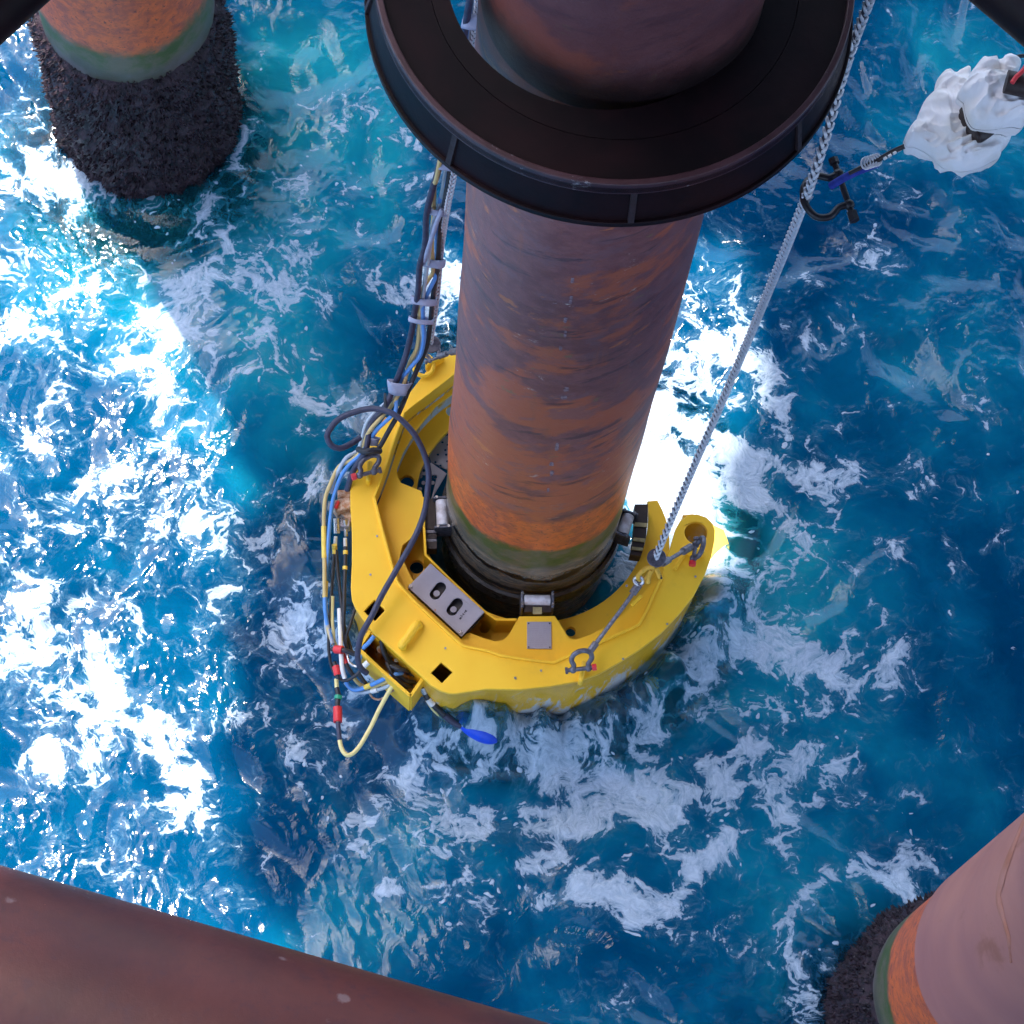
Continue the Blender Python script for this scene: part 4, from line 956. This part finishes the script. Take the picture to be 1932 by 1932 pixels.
cloth('sheet_fold', [(0, 1480), (60, 1340), (180, 1190), (240, 1040), (330, 860), (470, 760), (500, 600), (545, 500), (650, 440), (780, 470), (880, 400), (980, 370), (1030, 440), (1010, 640), (930, 900), (870, 1050), (860, 1250), (1000, 1380), (1100, 1430), (1220, 1530),
                      (1400, 1420), (1520, 1340), (1640, 1290), (1720, 1400), (1660, 1560), (1560, 1660), (1530, 1770), (1400, 1840), (1230, 1932), (1000, 1990), (800, 1990), (600, 1920), (480, 1800), (330, 1680), (150, 1600), (40, 1590)], ZH, 4.98, .085, 2, wb)
cloth('sheet_fold', [(960, 900), (850, 780), (960, 620), (1050, 430), (1130, 330), (1220, 255), (1370, 258), (1420, 310), (1510, 290), (1580, 210), (1680, 190), (1780, 260), (1830, 380), (1780, 440), (1660, 480), (1620, 580), (1700, 660), (1800, 780), (1900, 700), (2060, 680),
                      (2100, 900), (2000, 1100), (1900, 1290), (1750, 1280), (1600, 1290), (1400, 1320), (1150, 1310), (1050, 1230), (990, 1080)], ZH, 5.13, .09, 7, wb)
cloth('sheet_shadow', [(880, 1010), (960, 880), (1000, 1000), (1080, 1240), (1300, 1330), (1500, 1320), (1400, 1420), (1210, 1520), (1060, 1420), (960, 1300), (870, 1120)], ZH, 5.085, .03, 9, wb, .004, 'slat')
pc = empty('pipe_end', PX(*ZH(1850, 560), 5.15), 'dark pipe end with red cord poking out of the white bundle', 'pipe')
MB().tube(path([ZH(1640, 540) + (5.27,), ZH(2100, 640) + (5.27,)]), .045, 20).build('pipe_shell', M['slat'], pc, .8)
MB().tube(spline(path([ZH(a, b) + (5.33,) for a, b in [(1740, 560), (1810, 460), (1900, 380), (2010, 220)]]), .02), .009, 8).build('red_cord', M['red'], pc, .8)
MB().tube(spline(path([ZH(a, b) + (5.2,) for a, b in [(1660, 190), (1760, 160), (1860, 130), (2050, 115)]]), .02), .008, 8).build('black_cord', M['black'], pc, .8)

# ------------------------------------------------------------------ hoses
def hose(pts, r, mt, label, name='hose', bands=(), cat='hose', grp=None):
    P = path(pts); rt = empty(name, P[0], label, cat, grp); S = spline(P, .02)
    MB().tube(S, r, 12).build('hose_body', M[mt], rt, 1.0)
    for (t0, t1, k, m_) in bands:
        i0, i1 = int(t0 * (len(S) - 1)), max(int(t0 * (len(S) - 1)) + 1, int(t1 * (len(S) - 1)))
        MB().tube(S[i0:i1 + 1], r * k, 14).build('hose_band', M[m_], rt, .5)
    return rt
def T(t): return CAM_H - t
hose([(889, -10, T(9.1)), (884, 15, T(9.2)), (862, 150, T(9.7)), (832, 300, T(10.35)), (816, 357, T(10.65)), (805, 404, T(10.85)), (802, 463, T(11.1)), (792, 502, T(11.3)), (789, 549, T(11.5)), (782, 590, T(11.7)), (778, 619, T(11.85)), (770, 655, T(12.0)), (759, 690, T(12.1)), (745, 725, T(12.2)), (728, 765, T(12.25)), (700, 800, T(12.35)), (690, 850, T(12.4)), (666, 890, T(12.5)), (655, 925, T(12.6))],
     .0165, 'navy', 'thick dark hose on the outside of the bundle left of the pile')
hose([(895, -10, T(9.2)), (842, 320, T(10.5)), (830, 380, T(10.8)), (818, 420, T(10.95)), (809, 480, T(11.2)), (800, 545, T(11.5)), (795, 590, T(11.7)), (796, 640, T(11.95)), (785, 675, T(12.1)), (768, 705, T(12.2)), (750, 740, T(12.25)), (737, 752, T(12.3)), (703, 783, T(12.35)), (689, 805, T(12.4)), (682, 833, T(12.45)), (673, 852, T(12.5)), (654, 863, T(12.5)), (640, 885, T(12.55)), (630, 905, T(12.6)), (624, 930, T(12.65))],
     .011, 'grey', 'pale grey hose in the bundle left of the pile')
hose([(888, -10, T(9.2)), (828, 315, T(10.4)), (820, 345, T(10.6)), (818, 400, T(10.9)), (815, 460, T(11.15)), (817, 512, T(11.4)), (811, 523, T(11.45)), (799, 543, T(11.5)), (797, 562, T(11.6)), (792, 590, T(11.7)), (791, 618, T(11.85)), (787, 655, T(12.0)), (775, 680, T(12.1)), (768, 700, T(12.15)), (762, 725, T(12.2)), (745, 756, T(12.25)), (734, 771, T(12.3)), (718, 789, T(12.3)), (698, 812, T(12.35)), (689, 832, T(12.4)), (685, 848, T(12.45)), (664, 868, T(12.5)), (640, 880, T(12.55)), (623, 914, T(12.6)), (613, 945, T(12.65)), (611, 1000, T(12.7)), (612, 1060, T(12.7)), (613, 1130, T(12.75)), (618, 1180, T(12.8)), (628, 1215, T(12.8))],
     .0115, 'tan', 'tan hose winding through the bundle left of the pile', bands=((.86, .90, 1.25, 'tapey'),))
hose([(893, -10, T(9.2)), (845, 320, T(10.5)), (838, 350, T(10.65)), (828, 390, T(10.85)), (824, 450, T(11.15)), (824, 512, T(11.4)), (813, 541, T(11.5)), (803, 562, T(11.6)), (798, 580, T(11.65)), (799, 614, T(11.8)), (800, 640, T(11.9)), (793, 670, T(12.05)), (776, 692, T(12.1)), (756, 718, T(12.2)), (748, 752, T(12.25)), (746, 776, T(12.25)), (729, 794, T(12.3)), (710, 812, T(12.35)), (697, 832, T(12.4)), (680, 858, T(12.45)), (659, 877, T(12.5)), (647, 893, T(12.55)), (638, 912, T(12.6)), (628, 945, T(12.65)), (621, 1000, T(12.7)), (618, 1046, T(12.7)), (615, 1090, T(12.75)), (613, 1140, T(12.75)), (618, 1180, T(12.8)), (628, 1215, T(12.8))],
     .0115, 'blue', 'blue hose winding through the bundle left of the pile', bands=((.93, .95, 1.2, 'tapey'),))
hose([(897, -10, T(9.25)), (848, 330, T(10.5)), (832, 420, T(11.0)), (826, 500, T(11.35)), (817, 560, T(11.6)), (812, 610, T(11.8)), (806, 650, T(12.0)), (790, 690, T(12.15)), (775, 725, T(12.2)), (765, 750, T(12.3)), (752, 780, T(12.3)), (735, 810, T(12.35)), (715, 845, T(12.4)), (700, 860, T(12.45))],
     .014, 'black', 'black hose on the pile side of the bundle left of the pile')
# the looped dark hose over the left arm
lpz = [(679, 826, .95), (659, 839, .98), (640, 846, 1.0), (625, 840, 1.02), (617, 823, 1.04), (625, 806, 1.06), (640, 790, 1.08), (667, 778, 1.10), (698, 771, 1.12), (723, 774, 1.13), (748, 785, 1.13), (776, 812, 1.10), (793, 840, 1.06), (804, 868, 1.02), (809, 896, .98), (807, 923, .95), (803, 956, .92), (792, 992, .88), (775, 1028, .85), (757, 1059, .82), (737, 1094, .79), (718, 1128, .76), (703, 1159, .74), (689, 1184, .72), (682, 1197, .70), (676, 1222, .66), (675, 1245, .62), (681, 1261, .58), (692, 1270, .54)]
hose(lpz, .0165, 'navy', 'dark hose looping out over the sea and across the yellow clamp', name='looped_hose')
# left side runs
bl_ = 'black hoses down the left side of the clamp'
hose([(*ZE(275, 940), .46), (*ZE(255, 1150), .44), (*ZE(240, 1400), .42), (*ZE(215, 1750), .40), (*ZF(200, 250), .38), (*ZF(205, 450), .36), (*ZF(250, 650), .34), (*ZF(340, 765), .34), (*ZF(430, 775), .36), (*ZF(530, 715), .40), (*ZF(600, 640), .42)], .009, 'black', 'thin black hose curving under the bundle end at lower left', grp=bl_, bands=((.0, .03, 1.3, 'tapey'),))
hose([(*ZE(290, 940), .46), (*ZE(310, 1200), .44), (*ZE(345, 1500), .43), (*ZE(375, 1750), .42), (*ZF(395, 150), .40), (*ZF(440, 300), .38), (*ZF(480, 430), .36)], .010, 'black', 'black hose slanting down beside the pale pipe left of the clamp', grp=bl_)
hose([(*ZE(405, 900), .48), (*ZE(400, 1100), .47), (*ZE(392, 1400), .46), (*ZE(385, 1700), .44), (*ZF(380, 120), .42), (*ZF(390, 260), .40), (*ZF(430, 420), .38)], .011, 'black', 'black hose ringed with yellow tape left of the clamp', grp=bl_, bands=((.06, .10, 1.25, 'tapey'), (.20, .24, 1.25, 'tapey')))
hose([(*ZE(530, 1620), .46), (*ZE(490, 1750), .45), (*ZE(450, 1880), .44), (*ZF(425, 200), .42), (*ZF(415, 330), .40), (*ZF(440, 440), .38), (*ZF(520, 470), .38)], .009, 'blackm', 'short black hose emerging from under the left edge plate', grp=bl_)
hose([(*ZE(330, 1650), .42), (*ZF(335, 60), .42), (*ZF(345, 300), .41), (*ZF(355, 520), .40), (*ZF(370, 660), .38), (*ZF(395, 750), .36)], .013, 'white', 'glossy white pipe among the black hoses at lower left', name='white_pipe', cat='pipe')
hose([(*ZE(250, 1500), .42), (*ZF(245, 60), .40), (*ZF(262, 200), .38), (*ZF(270, 310), .36), (*ZF(330, 420), .34)], .009, 'cream', 'short yellow hose behind the black hoses at lower left')
hose([(*ZE(165, 1700), .40), (*ZF(160, 80), .40), (*ZF(180, 240), .38), (*ZF(250, 340), .36), (*ZF(280, 420), .36)], .007, 'grey', 'thin pale hose on the outermost left side')
hose([(*ZF(240, 400), .38), (*ZF(330, 405), .42), (*ZF(410, 420), .43), (*ZF(520, 455), .42)], .014, 'black', 'short black hose with red collar crossing the bundle end', bands=((.28, .58, 1.7, 'red'),))
hose([(*ZF(270, 560), .36), (*ZF(300, 660), .37), (*ZF(320, 760), .36)], .013, 'black', 'stub hose with red collar below the crossing hose', bands=((.3, .75, 1.6, 'red'),))
hose([(*ZF(370, 460), .36), (*ZF(400, 540), .38), (*ZF(430, 620), .38), (*ZF(500, 720), .36)], .012, 'black', 'second stub hose with red collar by the cable box', bands=((.05, .6, 1.3, 'red'),))
hose([(*ZF(420, 440), .40), (*ZF(450, 560), .40), (*ZF(530, 610), .40), (*ZF(600, 590), .42)], .008, 'chrome', 'thin steel bright hose bending into the cable box')
# U shaped hoses below the cable box
hose([(*ZF(390, 740), .32), (*ZF(430, 830), .28), (*ZF(490, 885), .27), (*ZF(570, 885), .28), (*ZF(680, 845), .32), (*ZF(820, 782), .38), (*ZF(940, 722), .44), (*ZF(1030, 700), .46), (*ZF(1090, 690), .44)], .0125, 'blue', 'blue hose bending up into the cable box', bands=((.40, .48, 1.2, 'tapey'),))
hose([(*ZF(500, 740), .30), (*ZF(550, 800), .28), (*ZF(620, 850), .27), (*ZF(720, 855), .30), (*ZF(850, 810), .36), (*ZF(960, 755), .42), (*ZF(1030, 730), .42)], .0115, 'tan', 'tan hose below the blue one bending into the cable box')
hose([(*ZF(400, 800), .26), (*ZF(470, 880), .25), (*ZF(580, 925), .25), (*ZF(720, 905), .29), (*ZF(860, 870), .34), (*ZF(960, 820), .38), (*ZF(1040, 770), .40)], .0115, 'grey', 'grey hose with white sleeve lowest of the three curved hoses', bands=((.45, .62, 1.35, 'white'),))
hose([(*ZF(610, 890), .24), (*ZF(690, 930), .24), (*ZF(730, 985), .24), (*ZF(800, 1010), .25), (*ZF(870, 985), .28), (*ZF(930, 930), .32), (*ZF(1020, 870), .38)], .006, 'rust', 'thin brown hose hanging below the cable box')
hose([(*ZF(600, 640), .40), (*ZF(570, 560), .42), (*ZF(610, 400), .48), (*ZF(680, 330), .52), (*ZF(750, 240), .54)], .012, 'blue', 'short blue hose entering the top corner of the cable box')
hose([(*ZF(560, 690), .36), (*ZF(620, 780), .32), (*ZF(680, 850), .28), (*ZF(720, 920), .26)], .012, 'black', 'black hose tail behind the curved blue hose')
hose([(*ZF(610, 620), .44), (*ZF(680, 555), .46)], .016, 'white', 'white coupling poking out of the cable box', name='white_coupling', cat='coupling')
cu = [(*ZF(295, 760), .26), (*ZF(300, 870), .26), (*ZF(320, 960), .27), (*ZF(308, 1050), .27), (*ZF(310, 1150), .27), (*ZF(313, 1280), .28), (*ZF(325, 1400), .28), (*ZF(335, 1500), .28), (*ZF(350, 1580), .28), (*ZF(385, 1650), .28), (*ZF(430, 1680), .28), (*ZF(490, 1662), .28), (*ZF(560, 1590), .28), (*ZF(620, 1500), .28), (*ZF(720, 1320), .29), (*ZF(800, 1150), .31), (*ZF(880, 1000), .34), (*ZF(960, 860), .38), (*ZF(1040, 770), .42)]
hose(cu, .0125, 'cream', 'cream hose hanging in a U with green and red collars', name='looped_hose', bands=((.06, .17, 1.15, 'black'), (.105, .125, 1.7, 'green'), (.165, .25, 2.0, 'red'), (.25, .345, 1.05, 'navy')))
# trailing hose with blue end in the water
hose([(*ZF(1330, 850), .36), (*ZF(1380, 960), .30), (*ZF(1460, 1070), .26), (*ZF(1600, 1190), .20), (*ZF(1700, 1270), .17), (*ZF(1800, 1320), .15)], .018, 'black', 'black hose trailing from the cable box to the submerged blue float', name='trailing_hose', bands=((.02, .16, 1.1, 'chrome'), (.28, .44, 1.12, 'white'), (.72, 1.0, 1.25, 'navy')))
hose([(*ZF(1350, 930), .26), (*ZF(1420, 1080), .2), (*ZF(1520, 1190), .16), (*ZF(1620, 1260), .13)], .007, 'cream', 'thin yellow cord beside the trailing black hose', name='safety_line', cat='line')
fl = empty('blue_float', PX(900, 1375, -.12), 'royal blue float half under water at the front left of the clamp', 'float')
a_, b_ = PX(866, 1354, .16), PX(938, 1398, .02)
MB().tube(spline([a_, a_.lerp(b_, .2), a_.lerp(b_, .6), b_], .02), lambda t: .062 * math.sqrt(max(.05, 1 - (2 * t - .9) ** 2 * .8)), 20).build('float_body', M['royal'], fl, .9)
for pts in ([(1440, 860), (1500, 920), (1560, 970), (1600, 960), (1640, 930)], [(1430, 850), (1530, 900), (1600, 905)]):
    hose([(*ZF(*p), .33) for p in pts], .003, 'wire', 'longer thin wire loop hanging below the front edge of the clamp' if len(pts) > 3 else 'shorter straighter wire close under the front edge of the clamp', name='wire_loop', cat='wire', grp='wire loops on the clamp edge')

# fabric wraps round the bundle
def wrap(x, y, t, wpx, h, tilt, flare=1.0, lab=''):
    p = PX(x, y, T(t)); wm = wpx * .86 / 1.887 / FPX * t / 2; h = h * .62
    d = (PX(x + 12 * math.cos(tilt), y - 60, T(t)) - p).normalized(); d = (d + V((0, 0, .9))).normalized()
    s_ = V((1, .12, 0)); s_ = (s_ - d * s_.dot(d)).normalized(); u_ = d.cross(s_); v = []; f = []; n = 28; K = 5
    for i in range(K):
        q = i / (K - 1); k = 1 + (flare - 1) * q
        for j in range(n):
            a = 2 * math.pi * j / n; wr = 1 + .07 * math.sin(5 * a + 3 * q + x)
            v.append(p + d * h * (q - .5) + (s_ * math.cos(a) * wm * k + u_ * math.sin(a) * wm * .55 * k) * wr)
    for i in range(K - 1):
        for j in range(n): f.append((i * n + j, i * n + (j + 1) % n, (i + 1) * n + (j + 1) % n, (i + 1) * n + j))
    m = MB().add(v, f); o = m.build('fabric_wrap', M['fabric'], None, 1.0)
    sm = o.modifiers.new('thick', 'SOLIDIFY'); sm.thickness = .005
    tag(o, lab, 'wrap', 'grey fabric wraps round the hose bundle')
wrap(891, 42, 9.3, 50, .10, .2, 1.0, 'grey fabric wrap on the bundle seen through the guide ring gap')
wrap(842, 312, 10.4, 44, .07, .2, 1.0, 'grey fabric wrap on the bundle just below the guide ring')
wrap(826, 400, 10.85, 48, .05, .2, 1.0, 'narrow grey fabric wrap second below the guide ring')
wrap(817, 495, 11.3, 58, .07, .2, 1.0, 'wide grey fabric wrap midway down the hose bundle')
wrap(800, 567, 11.6, 62, .06, .2, 1.0, 'grey fabric wrap upper of the close pair on the bundle')
wrap(795, 604, 11.75, 60, .04, .2, 1.0, 'grey fabric wrap lower of the close pair on the bundle')
wrap(752, 732, 12.2, 40, .12, .2, 1.5, 'tapered grey fabric wrap where the bundle reaches the clamp')
wrap(702, 832, 12.4, 30, .07, .2, 1.2, 'small grey fabric wrap above the left shackle')
hose([(834, 395, T(10.8)), (822, 425, T(10.9)), (808, 470, T(11.1)), (800, 492, T(11.25))], .012, 'fabric', 'loose grey strap slanting across the hose bundle', name='loose_strap', cat='strap')
tb = empty('cable_tie', PX(*ZD(640, 1400), .80), 'black cable tie gathering the hoses at the left shackle', 'cable tie')
MB().tube(spline(path([ZD(a, b) + (z,) for a, b, z in [(560, 1370, .78), (640, 1400, .84), (740, 1380, .84), (820, 1390, .8)]]), .02), .018, 8).build('tie_strap', M['black'], tb, .8)
MB().tube(spline(path([ZD(a, b) + (z,) for a, b, z in [(880, 700, .95), (880, 880, 1.0), (840, 930, 1.0), (780, 980, .98)]]), .02), .008, 8).build('tie_tail', M['black'], tb, .8)
